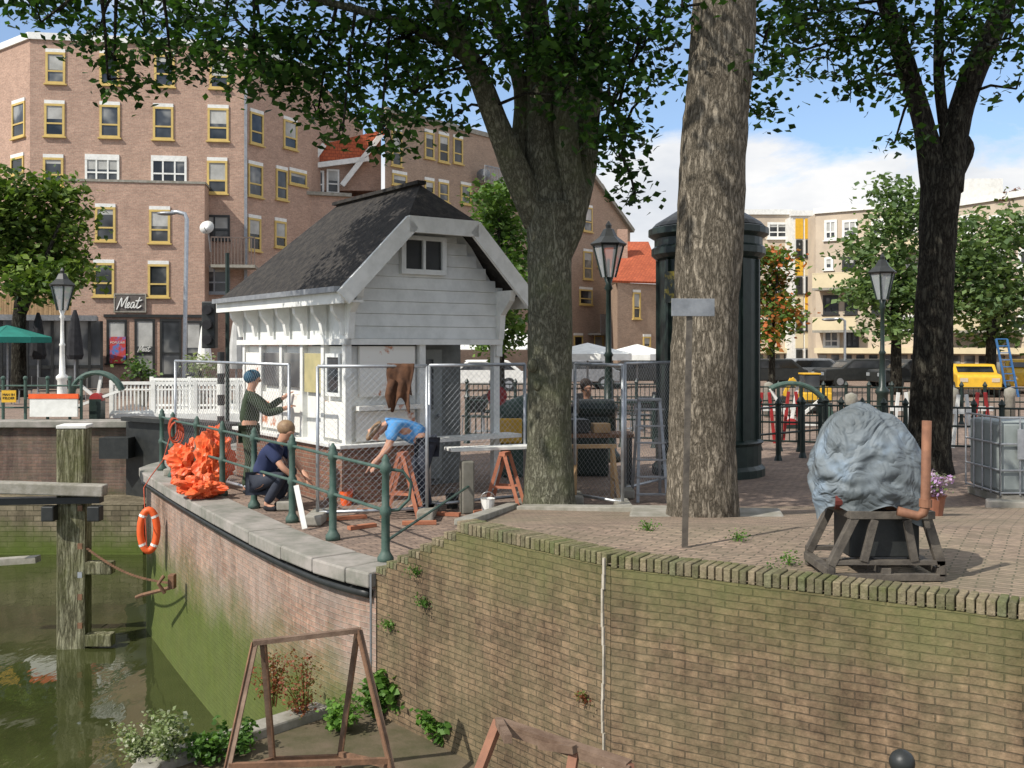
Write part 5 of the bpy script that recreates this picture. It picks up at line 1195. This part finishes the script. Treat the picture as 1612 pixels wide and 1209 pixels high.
f2=thing('low_steel_frame','low reddish rusty steel frame cut off by the bottom edge','frame',(.2,5.3,-1.3))
A_=P(785,1135,5.6);B_=P(990,1202,5.2); A2_=P(800,1152,5.2)
m=MB(); m.beam(A_,B_,.07,.02); m.beam(A_-V((0,.03,.025)),B_-V((0,.03,.025)),.015,.05); m.beam(A_,A2_-V((0,.1,.0)),.04,.04); m.beam(P(850,1172,5.45),P(905,1180,5.3),.04,.04); m.build('top_angle',m_rustlt,f2)
for a,b in((A_,P(722,1300,5.3)),(P(905,1178,5.35),P(880,1330,5.1)),(B_,P(985,1370,5.1))):
    m=MB(); m.beam(a,b,.05,.04); m.build('leg',M('red_rust',(.26,.12,.07),(.17,.08,.05),8,.8),f2)
kb=thing('bollard','black ball topped bollard at the bottom edge','bollard',(XP(1420,4.2),4.2,-1.3))
c=P(1420,1200,4.2); m=MB(); m.ball(c,.052,18,12); m.build('ball',m_dk,kb,smooth=True)
m=MB(); m.lathe((c.x,c.y,-1.3),[(.1,0),(.06,.1),(.045,c.z+1.3-.08),(.055,c.z+1.3-.05),(.02,c.z+1.3-.03)],14); m.build('shaft',m_dk,kb,smooth=True)
# ---------------------------------------------------------------- weeds
def weed(label,x,y,z,r,hh,mat,n,size,name='weed_plant',stems=10):
    t=thing(name,label,'plant',(x,y,z)); m=MB(); cl=[]
    for i in range(stems):
        a=random.uniform(0,6.28); q=V((x+r*math.cos(a)*random.random(),y+r*.6*math.sin(a)*random.random(),z+hh*random.uniform(.5,1)))
        m.tube([(x+.2*(q.x-x),y+.2*(q.y-y),z),((x+q.x)/2,(y+q.y)/2,z+(q.z-z)*.6),q],[.006,.005,.002],4)
        for f in(.35,.6,.8,1.):
            cl.append(((x+(q.x-x)*f,y+(q.y-y)*f,z+(q.z-z)*f),(r*.2,r*.2,hh*.08),n))
    m.build('stems',mat if mat==m_weedr else m_weed,t); leafmesh('leaves',cl,size,mat,t,.04,7)
for px,Y,r,hh,mt,n,sz,lab in [(640,9.2,.35,.45,m_weed,3,.08,'broad leaved green weed at the foot of the wall corner'),(700,8.7,.3,.25,m_weed,2,.07,'low green weed creeping along the wall foot'),(590,9.3,.25,.4,m_weed,2,.06,'green weed between wall and rusty trestle'),
 (480,9.2,.35,.6,m_weedr,3,.03,'reddish brown dock plant behind the rusty trestle'),(430,9.6,.25,.5,m_weedr,3,.03,'second reddish dock plant nearer the quay wall'),(530,9.,.3,.3,m_weed,2,.05,'green weed inside the rusty trestle legs'),
 (265,8.2,.4,.45,m_flowerw,3,.04,'pale flowering bush at the bottom left'),(220,8.3,.25,.3,m_flowerw,3,.035,'smaller pale flowering bush at the bottom left corner'),(380,8.5,.25,.25,m_weed,2,.05,'green weed on the ledge kerb'),
 (330,8.3,.3,.25,m_weed,2,.05,'low weed spilling over the kerb beside the pale bush')]:
    weed(lab,XP(px,Y),Y,-1.3,r,hh,mt,n,sz)
for px,py,lab in [(1243,890,'small weed growing from the paving left of the pump'),(1212,905,'tiny grass tuft behind the brick coping'),(655,905,'small weed at the stepped end of the wall'),(1020,835,'grass tuft beside the tree slab'),(1160,852,'weed in front of the tree slab')]:
    g=G(px,py,.57 if px>700 else .1); weed(lab,g.x,g.y,g.z,.05,.08,m_weed,1,.02,'small_weed',5)
for s,z,lab in((.25,-.45,'small reddish fern rooted beside the pale wall joint'),(2.2,-.15,'ivy sprig on the stepped part of the wall'),(2.75,-.45,'green sprig low on the wall below the coping end')):
    q=C0+d1*s+n1*.02; weed(lab,q.x,q.y,z,.05,.08,m_weedr if s<1 else m_weed,1,.025,'wall_plant',5)
